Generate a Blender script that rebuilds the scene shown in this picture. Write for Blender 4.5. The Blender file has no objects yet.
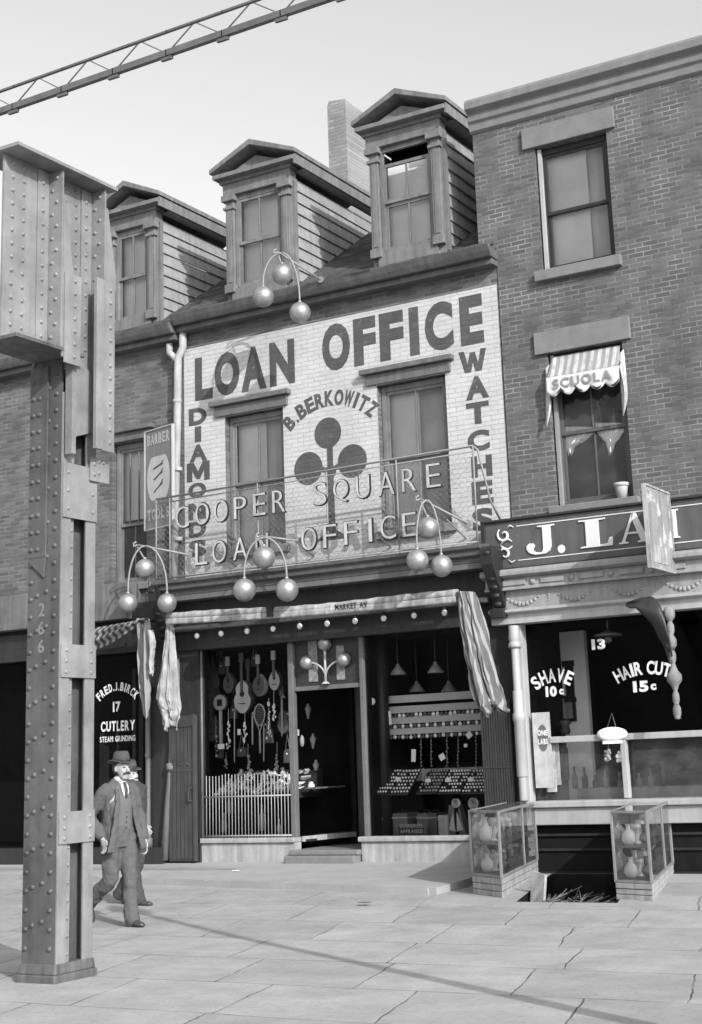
import bpy, bmesh, math, random
from mathutils import Vector, Matrix, noise
random.seed(7)
S = bpy.context.scene
COL = S.collection
R = math.radians
# ------------------------------------------------------------------ camera
Hc = 1.6
YAW, PIT, ROL, FPX, PPX, PPY = 0.508634774, 0.230943070, -0.0408265036, 1461.14, 395.69, 414.39
cy, sy, cp, sp, cr, sr = math.cos(YAW), math.sin(YAW), math.cos(PIT), math.sin(PIT), math.cos(ROL), math.sin(ROL)
r0 = Vector((cy, sy, 0)); fw = Vector((-sy*cp, cy*cp, sp)); u0 = Vector((sy*sp, -cy*sp, cp))
RT = cr*r0 + sr*u0; UP = -sr*r0 + cr*u0
cam = bpy.data.cameras.new('camera'); camo = bpy.data.objects.new('camera', cam); COL.objects.link(camo)
m3 = Matrix((RT, UP, -fw)).transposed()
camo.matrix_world = Matrix.Translation((0, 0, Hc)) @ m3.to_4x4()
cam.sensor_fit = 'HORIZONTAL'; cam.sensor_width = 36; cam.lens = FPX*36/702
cam.shift_x = (351-PPX)/702; cam.shift_y = (PPY-512)/702
cam.clip_start = .1; cam.clip_end = 2000
S.camera = camo
# ------------------------------------------------------------------ sky, sun, exposure
SUN_DIR = Vector((.85, -.52, .53)).normalized()      # towards the sun
W = bpy.data.worlds.new('World'); S.world = W; W.use_nodes = True
nt = W.node_tree; bg = nt.nodes['Background']
sk = nt.nodes.new('ShaderNodeTexSky'); sk.sky_type = 'NISHITA'; sk.sun_disc = False
sk.sun_elevation = math.asin(SUN_DIR.z); sk.sun_rotation = math.atan2(SUN_DIR.x, SUN_DIR.y)
sk.dust_density = 4.0; sk.air_density = 1.0
bw = nt.nodes.new('ShaderNodeSeparateColor')            # old blue-sensitive plate: the sky's blue light only, as a grey
nt.links.new(sk.outputs[0], bw.inputs[0]); nt.links.new(bw.outputs[2], bg.inputs['Color'])
bg.inputs['Strength'].default_value = .14
sl = bpy.data.lights.new('sun', 'SUN'); sl.energy = 2.5; sl.angle = R(.5); sl.color = (1, 1, 1)
so = bpy.data.objects.new('sun', sl); COL.objects.link(so)
so.rotation_euler = SUN_DIR.to_track_quat('Z', 'Y').to_euler()
S.view_settings.view_transform = 'Standard'; S.view_settings.look = 'None'
S.view_settings.exposure = 0.84; S.view_settings.gamma = 1; S.view_settings.use_curve_mapping = False
S.render.engine = 'CYCLES'
S.cycles.transparent_max_bounces = 16; S.cycles.max_bounces = 8
# ------------------------------------------------------------------ helpers
YF = 18.0                      # the building line
def ray(u, v):
    return RT*((u-PPX)/FPX) - UP*((v-PPY)/FPX) + fw
def at(u, v, y=YF):
    r = ray(u, v); return Vector((r.x*y/r.y, y, Hc + r.z*y/r.y))
def atx(u, v, x):
    r = ray(u, v); return Vector((x, r.y*x/r.x, Hc + r.z*x/r.x))
WLOC = {}
def tag(o, label=None, cat=None, group=None, kind=None):
    if label: o['label'] = label
    if cat: o['category'] = cat
    if group: o['group'] = group
    if kind: o['kind'] = kind
    return o
def thing(name, label, cat, loc=(0, 0, 0), group=None):
    o = bpy.data.objects.new(name, None); COL.objects.link(o); o.location = loc
    o.empty_display_size = .2
    WLOC[o] = Vector(loc)
    return tag(o, label, cat, group)
class MB:
    def __init__(s): s.v = []; s.f = []; s.sm = []
    def add(s, vs, fs, smooth=False):
        n = len(s.v); s.v += [Vector(p) for p in vs]
        s.f += [tuple(i+n for i in f) for f in fs]; s.sm += [smooth]*len(fs)
        return s
    def box(s, x0, x1, y0, y1, z0, z1):
        x0, x1 = min(x0, x1), max(x0, x1); y0, y1 = min(y0, y1), max(y0, y1); z0, z1 = min(z0, z1), max(z0, z1)
        return s.add([(x0,y0,z0),(x1,y0,z0),(x1,y1,z0),(x0,y1,z0),(x0,y0,z1),(x1,y0,z1),(x1,y1,z1),(x0,y1,z1)],
            [(0,3,2,1),(4,5,6,7),(0,1,5,4),(1,2,6,5),(2,3,7,6),(3,0,4,7)])
    def hexa(s, p): return s.add(p, [(0,3,2,1),(4,5,6,7),(0,1,5,4),(1,2,6,5),(2,3,7,6),(3,0,4,7)])
    def bar(s, a, b, w, h=None, up=(0,0,1)):
        a, b = Vector(a), Vector(b); h = h or w; d = (b-a).normalized(); upv = Vector(up)
        if abs(d.dot(upv)) > .98: upv = Vector((0,1,0))
        l = d.cross(upv).normalized()*w/2; t = l.cross(d).normalized()*h/2
        return s.hexa([a-l-t, a+l-t, b+l-t, b-l-t, a-l+t, a+l+t, b+l+t, b-l+t])
    def tube(s, pts, r, n=8, cap=True, smooth=True):
        pts = [Vector(p) for p in pts]; rs = r if isinstance(r, (list, tuple)) else [r]*len(pts)
        n0 = len(s.v); prev = None; vs = []
        for i, p in enumerate(pts):
            d = (pts[min(i+1, len(pts)-1)]-pts[max(i-1, 0)]).normalized()
            if prev is None:
                a = Vector((0,0,1)) if abs(d.z) < .9 else Vector((1,0,0)); x = d.cross(a).normalized()
            else:
                x = (prev - d*prev.dot(d)).normalized()
            prev = x; y = d.cross(x)
            vs += [p+(x*math.cos(2*math.pi*k/n)+y*math.sin(2*math.pi*k/n))*rs[i] for k in range(n)]
        fs = [(i*n+k, i*n+(k+1)%n, (i+1)*n+(k+1)%n, (i+1)*n+k) for i in range(len(pts)-1) for k in range(n)]
        s.add(vs, fs, smooth)
        if cap:
            L = (len(pts)-1)*n
            s.f += [tuple(n0+k for k in range(n))[::-1], tuple(n0+L+k for k in range(n))]; s.sm += [False, False]
        return s
    def lathe(s, prof, c, n=20, axis='z', smooth=True):
        c = Vector(c); vs = []
        for r, h in prof:
            for k in range(n):
                a = 2*math.pi*k/n; q = (math.cos(a)*r, math.sin(a)*r, h)
                if axis == 'y': q = (q[0], q[2], q[1])
                if axis == 'x': q = (q[2], q[0], q[1])
                vs.append(c+Vector(q))
        fs = [(i*n+k, i*n+(k+1)%n, (i+1)*n+(k+1)%n, (i+1)*n+k) for i in range(len(prof)-1) for k in range(n)]
        n0 = len(s.v); s.add(vs, fs, smooth); L = (len(prof)-1)*n
        s.f += [tuple(n0+k for k in range(n))[::-1], tuple(n0+L+k for k in range(n))]; s.sm += [False, False]
        return s
    def sphere(s, c, r, n=24, m=14, sc=(1,1,1)):
        c = Vector(c); vs = [c+Vector((0,0,-r*sc[2]))]
        for i in range(1, m):
            t = math.pi*i/m
            vs += [c+Vector((r*sc[0]*math.sin(t)*math.cos(2*math.pi*k/n), r*sc[1]*math.sin(t)*math.sin(2*math.pi*k/n), -r*sc[2]*math.cos(t))) for k in range(n)]
        vs.append(c+Vector((0,0,r*sc[2]))); fs = [(0, 1+(k+1)%n, 1+k) for k in range(n)]
        for i in range(m-2): fs += [(1+i*n+k, 1+i*n+(k+1)%n, 1+(i+1)*n+(k+1)%n, 1+(i+1)*n+k) for k in range(n)]
        e = len(vs)-1; fs += [(e, 1+(m-2)*n+k, 1+(m-2)*n+(k+1)%n) for k in range(n)]
        return s.add(vs, fs, True)
    def prism(s, poly, d, smooth=False):         # poly: 3-D points of a planar outline, d: extrusion vector
        n = len(poly); d = Vector(d); p = [Vector(q) for q in poly]
        return s.add(p+[q+d for q in p], [tuple(range(n)), tuple(range(2*n-1, n-1, -1))]+[(i, i+n, (i+1)%n+n, (i+1)%n) for i in range(n)], smooth)
    def rivet(s, c, nrm, r=.018):
        nrm = Vector(nrm).normalized(); a = nrm.orthogonal().normalized(); b = nrm.cross(a); c = Vector(c); vs = []; n = 10
        for rr, hh in ((1, 0), (.92, .35), (.6, .7), (.2, .85)):
            vs += [c+(a*math.cos(2*math.pi*k/n)+b*math.sin(2*math.pi*k/n))*r*rr+nrm*r*hh*.9 for k in range(n)]
        fs = [(i*n+k, i*n+(k+1)%n, (i+1)*n+(k+1)%n, (i+1)*n+k) for i in range(3) for k in range(n)]+[tuple(3*n+k for k in range(n))]
        return s.add(vs, fs, True)
    def sheet(s, xs, zs, holes, y, depth=0):     # wall in the xz plane with real openings, reveals going back by depth
        X = sorted(set(list(xs)+[h[0] for h in holes]+[h[1] for h in holes])); Z = sorted(set(list(zs)+[h[2] for h in holes]+[h[3] for h in holes]))
        X = [x for x in X if xs[0] <= x <= xs[-1]]; Z = [z for z in Z if zs[0] <= z <= zs[-1]]
        for i in range(len(X)-1):
            for j in range(len(Z)-1):
                mx, mz = (X[i]+X[i+1])/2, (Z[j]+Z[j+1])/2
                if any(h[0] < mx < h[1] and h[2] < mz < h[3] for h in holes): continue
                s.add([(X[i],y,Z[j]),(X[i+1],y,Z[j]),(X[i+1],y,Z[j+1]),(X[i],y,Z[j+1])], [(0,1,2,3)])
        if depth:
            for a, b, c, d in holes:
                for p, q in (((a,c),(a,d)),((a,d),(b,d)),((b,d),(b,c)),((b,c),(a,c))):
                    s.add([(p[0],y,p[1]),(q[0],y,q[1]),(q[0],y+depth,q[1]),(p[0],y+depth,p[1])], [(0,1,2,3)])
        return s
    def build(s, name, mat, parent=None, loc=None, bevel=0, solid=0, recalc=True):
        base = Vector((0,0,0))
        if parent is not None: base = WLOC[parent]
        elif loc is not None: base = Vector(loc)
        me = bpy.data.meshes.new(name); me.from_pydata([tuple(v-base) for v in s.v], [], s.f)
        me.polygons.foreach_set('use_smooth', s.sm)
        if recalc:
            bm = bmesh.new(); bm.from_mesh(me); bmesh.ops.recalc_face_normals(bm, faces=bm.faces); bm.to_mesh(me); bm.free()
        me.materials.append(mat); me.update()
        o = bpy.data.objects.new(name, me); COL.objects.link(o)
        WLOC[o] = base
        if parent is not None: o.parent = parent
        else: o.location = base
        if solid:
            d = o.modifiers.new('thick', 'SOLIDIFY'); d.thickness = solid
        if bevel:
            d = o.modifiers.new('edge', 'BEVEL'); d.width = bevel; d.segments = 2; d.limit_method = 'ANGLE'; d.angle_limit = R(40)
        return o
def dup(o, off=(0,0,0), parent=None):
    c = o.copy(); COL.objects.link(c); WLOC[c] = WLOC[o]+Vector(off)
    if parent is not None: c.parent = parent
    else: c.location = o.location+Vector(off)
    for ch in list(o.children): dup(ch, off, c)
    return c
# ------------------------------------------------------------------ materials (the photograph is black and white, so are they)
def gm(name, v, rough=.7, amt=.18, scale=6., metal=0., bump=0., bscale=60., spec=.4, stretch=None, streak=0, coat=0):
    m = bpy.data.materials.new(name); m.use_nodes = True; n = m.node_tree; b = n.nodes['Principled BSDF']; L = n.links.new
    b.inputs['Roughness'].default_value = rough; b.inputs['Metallic'].default_value = metal; b.inputs['Specular IOR Level'].default_value = spec
    tc = n.nodes.new('ShaderNodeTexCoord'); mp = n.nodes.new('ShaderNodeMapping')
    mp.inputs['Scale'].default_value = stretch or (1,1,1); L(tc.outputs['Object'], mp.inputs[0])
    no = n.nodes.new('ShaderNodeTexNoise'); no.inputs['Scale'].default_value = scale; no.inputs['Detail'].default_value = 8; no.inputs['Roughness'].default_value = .65
    L(mp.outputs[0], no.inputs['Vector'])
    cr_ = n.nodes.new('ShaderNodeMapRange'); cr_.inputs[1].default_value = .25; cr_.inputs[2].default_value = .75
    cr_.inputs[3].default_value = v*(1-amt); cr_.inputs[4].default_value = v*(1+amt); L(no.outputs['Fac'], cr_.inputs[0])
    out = cr_.outputs[0]
    if streak:
        mp2 = n.nodes.new('ShaderNodeMapping'); mp2.inputs['Scale'].default_value = (9, 9, .7); L(tc.outputs['Object'], mp2.inputs[0])
        n2 = n.nodes.new('ShaderNodeTexNoise'); n2.inputs['Scale'].default_value = 1.4; n2.inputs['Detail'].default_value = 6; L(mp2.outputs[0], n2.inputs['Vector'])
        r2 = n.nodes.new('ShaderNodeMapRange'); r2.inputs[1].default_value = .3; r2.inputs[2].default_value = .75; r2.inputs[3].default_value = 1+streak*.4; r2.inputs[4].default_value = 1-streak; L(n2.outputs['Fac'], r2.inputs[0])
        mu = n.nodes.new('ShaderNodeMath'); mu.operation = 'MULTIPLY'; L(out, mu.inputs[0]); L(r2.outputs[0], mu.inputs[1]); out = mu.outputs[0]
    L(out, b.inputs['Base Color'])
    if bump:
        nb = n.nodes.new('ShaderNodeTexNoise'); nb.inputs['Scale'].default_value = bscale; nb.inputs['Detail'].default_value = 6; L(mp.outputs[0], nb.inputs['Vector'])
        bp = n.nodes.new('ShaderNodeBump'); bp.inputs['Strength'].default_value = bump; bp.inputs['Distance'].default_value = .01; L(nb.outputs['Fac'], bp.inputs['Height']); L(bp.outputs[0], b.inputs['Normal'])
    return m
def brick(name, c1, c2, mortar, bump=.5, wear=0, wearcol=.2, axis='x', msize=.011, bwid=.215, rhgt=.0685):
    m = bpy.data.materials.new(name); m.use_nodes = True; n = m.node_tree; b = n.nodes['Principled BSDF']; L = n.links.new
    b.inputs['Roughness'].default_value = .88; b.inputs['Specular IOR Level'].default_value = .2
    tc = n.nodes.new('ShaderNodeTexCoord'); sx = n.nodes.new('ShaderNodeSeparateXYZ'); cx = n.nodes.new('ShaderNodeCombineXYZ')
    L(tc.outputs['Object'], sx.inputs[0]); L(sx.outputs[0 if axis == 'x' else 1], cx.inputs[0]); L(sx.outputs[2], cx.inputs[1])
    nz = n.nodes.new('ShaderNodeTexNoise'); nz.inputs['Scale'].default_value = 5; nz.inputs['Detail'].default_value = 3; L(tc.outputs['Object'], nz.inputs['Vector'])
    va = n.nodes.new('ShaderNodeVectorMath'); va.operation = 'MULTIPLY_ADD'; va.inputs[1].default_value = (.012, .012, 0); L(nz.outputs['Color'], va.inputs[0]); L(cx.outputs[0], va.inputs[2])
    br = n.nodes.new('ShaderNodeTexBrick'); br.offset = .5; br.inputs['Scale'].default_value = 1; br.inputs['Brick Width'].default_value = bwid; br.inputs['Row Height'].default_value = rhgt
    br.inputs['Mortar Size'].default_value = msize; br.inputs['Mortar Smooth'].default_value = .3; br.inputs['Bias'].default_value = 0
    br.inputs['Color1'].default_value = (c1,c1,c1,1); br.inputs['Color2'].default_value = (c2,c2,c2,1)
    L(va.outputs[0], br.inputs['Vector'])
    # mortar itself uneven: some joints washed out
    n3 = n.nodes.new('ShaderNodeTexNoise'); n3.inputs['Scale'].default_value = 2.3; n3.inputs['Detail'].default_value = 5; L(tc.outputs['Object'], n3.inputs['Vector'])
    r3 = n.nodes.new('ShaderNodeMapRange'); r3.inputs[1].default_value = .35; r3.inputs[2].default_value = .68; r3.inputs[3].default_value = c1*.95; r3.inputs[4].default_value = mortar; L(n3.outputs['Fac'], r3.inputs[0]); L(r3.outputs[0], br.inputs['Mortar'])
    n4 = n.nodes.new('ShaderNodeTexNoise'); n4.inputs['Scale'].default_value = 1.1; n4.inputs['Detail'].default_value = 9; n4.inputs['Roughness'].default_value = .7; L(tc.outputs['Object'], n4.inputs['Vector'])
    r4 = n.nodes.new('ShaderNodeMapRange'); r4.inputs[1].default_value = .25; r4.inputs[2].default_value = .75; r4.inputs[3].default_value = .78; r4.inputs[4].default_value = 1.2; L(n4.outputs['Fac'], r4.inputs[0])
    mu = n.nodes.new('ShaderNodeMix'); mu.data_type = 'RGBA'; mu.blend_type = 'MULTIPLY'; mu.inputs[0].default_value = 1; L(br.outputs['Color'], mu.inputs[6]); L(r4.outputs[0], mu.inputs[7])
    out = mu.outputs[2]
    if wear:
        n5 = n.nodes.new('ShaderNodeTexNoise'); n5.inputs['Scale'].default_value = 9; n5.inputs['Detail'].default_value = 10; n5.inputs['Roughness'].default_value = .75; L(tc.outputs['Object'], n5.inputs['Vector'])
        r5 = n.nodes.new('ShaderNodeMapRange'); r5.inputs[1].default_value = .56; r5.inputs[2].default_value = .70; r5.inputs[3].default_value = 0; r5.inputs[4].default_value = wear; L(n5.outputs['Fac'], r5.inputs[0])
        mw = n.nodes.new('ShaderNodeMix'); mw.data_type = 'RGBA'; mw.inputs[7].default_value = (wearcol,)*3+(1,); L(r5.outputs[0], mw.inputs[0]); L(out, mw.inputs[6]); out = mw.outputs[2]
    L(out, b.inputs['Base Color'])
    bp = n.nodes.new('ShaderNodeBump'); bp.inputs['Strength'].default_value = bump; bp.inputs['Distance'].default_value = .012; bp.invert = True
    ad = n.nodes.new('ShaderNodeMath'); ad.operation = 'MULTIPLY_ADD'; ad.inputs[1].default_value = -.35; L(n4.outputs['Fac'], ad.inputs[0]); L(br.outputs['Fac'], ad.inputs[2])
    L(ad.outputs[0], bp.inputs['Height']); L(bp.outputs[0], b.inputs['Normal'])
    return m
def glass(name, refl=.5, ior=1.3, tint=.9, rough=.02, dirt_haze=.0, wavy=0):
    m = bpy.data.materials.new(name); m.use_nodes = True; n = m.node_tree; L = n.links.new
    for x in list(n.nodes): n.nodes.remove(x)
    o = n.nodes.new('ShaderNodeOutputMaterial'); t = n.nodes.new('ShaderNodeBsdfTransparent'); t.inputs[0].default_value = (tint,)*3+(1,)
    g = n.nodes.new('ShaderNodeBsdfGlossy'); g.inputs['Roughness'].default_value = rough; g.inputs['Color'].default_value = (refl,)*3+(1,)
    fr = n.nodes.new('ShaderNodeFresnel'); fr.inputs[0].default_value = ior
    mx = n.nodes.new('ShaderNodeMixShader'); L(fr.outputs[0], mx.inputs[0]); L(t.outputs[0], mx.inputs[1]); L(g.outputs[0], mx.inputs[2])
    out = mx.outputs[0]
    if wavy:
        tw = n.nodes.new('ShaderNodeTexCoord'); nw = n.nodes.new('ShaderNodeTexNoise'); nw.inputs['Scale'].default_value = 3.5; L(tw.outputs['Object'], nw.inputs['Vector'])
        bw_ = n.nodes.new('ShaderNodeBump'); bw_.inputs['Strength'].default_value = wavy; bw_.inputs['Distance'].default_value = .05; L(nw.outputs['Fac'], bw_.inputs['Height']); L(bw_.outputs[0], g.inputs['Normal'])
    if dirt_haze:
        d = n.nodes.new('ShaderNodeBsdfDiffuse'); d.inputs[0].default_value = (.5,.5,.5,1); m2 = n.nodes.new('ShaderNodeMixShader')
        tc = n.nodes.new('ShaderNodeTexCoord'); no = n.nodes.new('ShaderNodeTexNoise'); no.inputs['Scale'].default_value = 3; no.inputs['Detail'].default_value = 8; L(tc.outputs['Object'], no.inputs['Vector'])
        mr = n.nodes.new('ShaderNodeMapRange'); mr.inputs[1].default_value = .3; mr.inputs[2].default_value = .8; mr.inputs[3].default_value = dirt_haze*.3; mr.inputs[4].default_value = dirt_haze*1.7; L(no.outputs['Fac'], mr.inputs[0])
        L(mr.outputs[0], m2.inputs[0]); L(out, m2.inputs[1]); L(d.outputs[0], m2.inputs[2]); out = m2.outputs[0]
    L(out, o.inputs[0]); return m
def striped(name, a, b, period=.14, axis=0, duty=.5, dirx=(1,0,0)):
    m = gm(name, a, .9, .3, 8, streak=.35, bump=.6, bscale=14); n = m.node_tree; L = n.links.new; bs = n.nodes['Principled BSDF']
    tc = n.nodes['Texture Coordinate']; dt = n.nodes.new('ShaderNodeVectorMath'); dt.operation = 'DOT_PRODUCT'; dt.inputs[1].default_value = dirx; L(tc.outputs['Object'], dt.inputs[0])
    mm = n.nodes.new('ShaderNodeMath'); mm.operation = 'PINGPONG'; mm.inputs[1].default_value = period/2; L(dt.outputs['Value'], mm.inputs[0])
    gt = n.nodes.new('ShaderNodeMath'); gt.operation = 'GREATER_THAN'; gt.inputs[1].default_value = period/2*duty; L(mm.outputs[0], gt.inputs[0])
    src = bs.inputs['Base Color'].links[0].from_socket
    mx = n.nodes.new('ShaderNodeMix'); mx.data_type = 'RGBA'; mx.inputs[7].default_value = (b,b,b,1); L(gt.outputs[0], mx.inputs[0]); L(src, mx.inputs[6]); L(mx.outputs[2], bs.inputs['Base Color'])
    return m
M = {}
M['brick_old'] = brick('old_brick', .085, .145, .20, .5)
M['brick_right'] = brick('pressed_brick', .085, .125, .27, .5, wear=.2, wearcol=.3, msize=.009)
M['brick_side'] = brick('side_brick', .13, .18, .28, .5, axis='y')
M['white_brick'] = brick('whitewashed_brick', .44, .48, .36, .55, wear=.55, wearcol=.27, msize=.009)
M['letter_brick'] = brick('dark_lettering_on_brick', .07, .085, .10, .5, wear=.5, wearcol=.24, msize=.009)
M['trim'] = gm('painted_wood_trim', .125, .55, .2, 5, streak=.25, bump=.15)
M['trim_dark'] = gm('dark_painted_wood', .026, .5, .25, 5, streak=.3, bump=.15)
M['trim_mid'] = gm('mid_grey_paint', .085, .55, .2, 5, streak=.25)
M['clap'] = gm('clapboard_paint', .27, .7, .22, 4, streak=.25, bump=.2)
M['dormer'] = gm('dormer_trim_paint', .16, .65, .25, 5, streak=.3, bump=.2)
M['stone'] = gm('brownstone', .17, .85, .2, 5, bump=.3, bscale=40)
M['slate'] = brick('slate_roof', .05, .11, .03, .7, wear=.3, wearcol=.16, msize=.008, bwid=.24, rhgt=.10)
M['tin'] = gm('tin_gutter', .10, .5, .3, 4, streak=.3)
M['black'] = gm('black_paint', .02, .5, .3, 5)
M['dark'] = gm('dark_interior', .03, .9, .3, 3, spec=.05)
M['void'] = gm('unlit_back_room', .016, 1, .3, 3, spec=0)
M['iron'] = gm('painted_iron', .20, .5, .4, 2.2, streak=.15, bump=.3, bscale=25)
M['iron_face'] = gm('shade_darkened_iron', .085, .5, .5, 1.6, streak=.25, bump=.35, bscale=22)  # darker copy of painted iron; shade on the front face put into colour
M['iron_dark'] = gm('sooty_iron', .10, .6, .4, 3, streak=.5, bump=.25, bscale=50)
M['iron_thin'] = gm('thin_dark_iron', .11, .5, .3, 5)
M['wire'] = gm('galvanised_wire', .22, .5, .1, 5)
M['gilt'] = gm('worn_gilding', .37, .45, .25, 5, metal=.7, bump=.1, bscale=20, streak=.2)
M['gilt_letter'] = gm('gilded_letters', .62, .5, .1, 9)
M['fence_letter'] = gm('weathered_gilt_letters', .40, .55, .3, 9, streak=.3)
M['white'] = gm('white_paint', .66, .6, .08, 5, streak=.1)
M['cream'] = gm('cream_paint', .36, .5, .12, 4, streak=.15)
M['barber_trim'] = gm('light_grey_shopfront_paint', .27, .55, .15, 4, streak=.2)
M['board'] = gm('signboard_field', .085, .5, .2, 3, streak=.2)
M['stucco'] = gm('stone_riser', .33, .85, .22, 5, streak=.3, bump=.25)
M['wood'] = gm('shutter_wood', .05, .6, .3, 4, streak=.4, bump=.2)
M['wood_case'] = gm('varnished_case_wood', .22, .5, .25, 5, streak=.3)
M['base_wood'] = gm('weathered_boards', .34, .8, .3, 6, streak=.4, bump=.3)
M['pipe'] = gm('light_drainpipe', .36, .6, .25, 4, streak=.35)
M['pipe_low'] = gm('cast_iron_pipe', .17, .6, .25, 4, streak=.35)
M['canvas'] = gm('dirty_canvas', .32, .95, .4, 6, streak=.5, bump=.7, bscale=14)
M['glass'] = glass('window_glass', .55, 1.22, .9)
M['pane'] = glass('upper_pane', .9, 1.45, .85, .03, .07, wavy=.25)
M['pane_low'] = glass('street_haze_pane', .9, 1.45, .85, .03, .09, wavy=.1)  # grey film mixed in, standing for the street's reflection
M['case_glass'] = glass('case_glass', .9, 1.38, .92, .02, .07)
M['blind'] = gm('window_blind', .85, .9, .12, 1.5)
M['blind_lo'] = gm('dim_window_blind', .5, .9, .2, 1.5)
M['paper'] = gm('white_card', .75, .8, .06, 8)
M['wall_pale'] = gm('pale_plaster', .85, .9, .12, 3)
M['stripe_wide'] = striped('striped_awning_cloth', .06, .25, .12)
M['stripe_soft'] = striped('faded_striped_cloth', .44, .24, .11)
M['stripe_fold'] = striped('folded_striped_canvas', .12, .26, .05, duty=.6, dirx=(.97,0,.24))
M['cloth_white'] = gm('white_cloth', .56, .95, .12, 7)
M['varnish'] = gm('varnished_spruce', .45, .35, .2, 6, streak=.2)
M['varnish_dk'] = gm('dark_varnish', .08, .3, .3, 6)
M['skin_drum'] = gm('drum_skin', .35, .7, .2, 5)
M['silver'] = gm('silver_plate', .7, .3, .15, 5, metal=.25)
M['bright'] = gm('bright_trinket', .88, .35, .2, 9)
M['leather'] = gm('leather', .09, .5, .3, 6)
M['leather_lt'] = gm('light_leather', .3, .5, .25, 6)
M['porcelain'] = gm('porcelain', .8, .25, .04, 5)
M['clay'] = gm('clay_pot', .38, .8, .15, 9)
M['suit'] = gm('grey_wool_suit', .085, .95, .12, 20, bump=.7, bscale=24)
M['suit_vest'] = gm('grey_wool_vest', .11, .95, .12, 20, bump=.7, bscale=24)
M['suit_dark'] = gm('dark_wool_coat', .05, .95, .12, 20, bump=.7, bscale=24)
M['felt'] = gm('felt_hat', .06, .9, .12, 20)
M['band'] = gm('hat_band', .03, .6, .1, 20)
M['skin'] = gm('skin', .33, .55, .08, 12)
M['hair'] = gm('hair', .03, .7, .2, 30)
M['shoe'] = gm('black_shoe', .05, .35, .2, 10)
M['tie'] = gm('dark_tie', .05, .6, .2, 20)
M['curtain'] = gm('white_lace', .88, .95, .08, 12)
M['bulb'] = gm('opal_bulb', .8, .25, .03, 5)
M['straw'] = gm('kindling', .13, .9, .5, 12)
def pavement_mat():
    m = bpy.data.materials.new('flagstones'); m.use_nodes = True; n = m.node_tree; b = n.nodes['Principled BSDF']; L = n.links.new
    b.inputs['Roughness'].default_value = .9; b.inputs['Specular IOR Level'].default_value = .2
    tc = n.nodes.new('ShaderNodeTexCoord'); sx = n.nodes.new('ShaderNodeSeparateXYZ'); L(tc.outputs['Object'], sx.inputs[0])
    ma = n.nodes.new('ShaderNodeMath'); ma.operation = 'MULTIPLY_ADD'; ma.inputs[1].default_value = .29; L(sx.outputs[1], ma.inputs[0]); L(sx.outputs[0], ma.inputs[2])
    cx = n.nodes.new('ShaderNodeCombineXYZ'); L(ma.outputs[0], cx.inputs[0]); L(sx.outputs[1], cx.inputs[1])
    nz = n.nodes.new('ShaderNodeTexNoise'); nz.inputs['Scale'].default_value = 1.3; nz.inputs['Detail'].default_value = 8; nz.inputs['Roughness'].default_value = .6; L(tc.outputs['Object'], nz.inputs['Vector'])
    va = n.nodes.new('ShaderNodeVectorMath'); va.operation = 'MULTIPLY_ADD'; va.inputs[1].default_value = (.12,.11,0); L(nz.outputs['Color'], va.inputs[0]); L(cx.outputs[0], va.inputs[2])
    br = n.nodes.new('ShaderNodeTexBrick'); br.offset = .43; br.squash = 1.25; br.squash_frequency = 3; br.inputs['Scale'].default_value = 1; br.inputs['Brick Width'].default_value = 1.25; br.inputs['Row Height'].default_value = 1.2
    br.inputs['Mortar Size'].default_value = .010; br.inputs['Mortar Smooth'].default_value = .6
    br.inputs['Color1'].default_value = (.285,.285,.285,1); br.inputs['Color2'].default_value = (.345,.345,.345,1); br.inputs['Mortar'].default_value = (.11,.11,.11,1)
    L(va.outputs[0], br.inputs['Vector'])
    n7 = n.nodes.new('ShaderNodeTexNoise'); n7.inputs['Scale'].default_value = 1.9; n7.inputs['Detail'].default_value = 6; L(tc.outputs['Object'], n7.inputs['Vector'])
    r7 = n.nodes.new('ShaderNodeMapRange'); r7.inputs[1].default_value = .4; r7.inputs[2].default_value = .62; r7.inputs[3].default_value = .07; r7.inputs[4].default_value = .25; L(n7.outputs['Fac'], r7.inputs[0]); L(r7.outputs[0], br.inputs['Mortar'])
    n4 = n.nodes.new('ShaderNodeTexNoise'); n4.inputs['Scale'].default_value = 1.6; n4.inputs['Detail'].default_value = 12; n4.inputs['Roughness'].default_value = .72; L(tc.outputs['Object'], n4.inputs['Vector'])
    r4 = n.nodes.new('ShaderNodeMapRange'); r4.inputs[1].default_value = .25; r4.inputs[2].default_value = .75; r4.inputs[3].default_value = .70; r4.inputs[4].default_value = 1.24; L(n4.outputs['Fac'], r4.inputs[0])
    n5 = n.nodes.new('ShaderNodeTexNoise'); n5.inputs['Scale'].default_value = 26; n5.inputs['Detail'].default_value = 4; L(tc.outputs['Object'], n5.inputs['Vector'])
    r5 = n.nodes.new('ShaderNodeMapRange'); r5.inputs[1].default_value = .58; r5.inputs[2].default_value = .72; r5.inputs[3].default_value = 1; r5.inputs[4].default_value = .7; L(n5.outputs['Fac'], r5.inputs[0])
    m1 = n.nodes.new('ShaderNodeMath'); m1.operation = 'MULTIPLY'; L(r4.outputs[0], m1.inputs[0]); L(r5.outputs[0], m1.inputs[1])
    mu = n.nodes.new('ShaderNodeMix'); mu.data_type = 'RGBA'; mu.blend_type = 'MULTIPLY'; mu.inputs[0].default_value = 1; L(br.outputs['Color'], mu.inputs[6]); L(m1.outputs[0], mu.inputs[7]); L(mu.outputs[2], b.inputs['Base Color'])
    bp = n.nodes.new('ShaderNodeBump'); bp.inputs['Strength'].default_value = .35; bp.inputs['Distance'].default_value = .02
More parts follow.
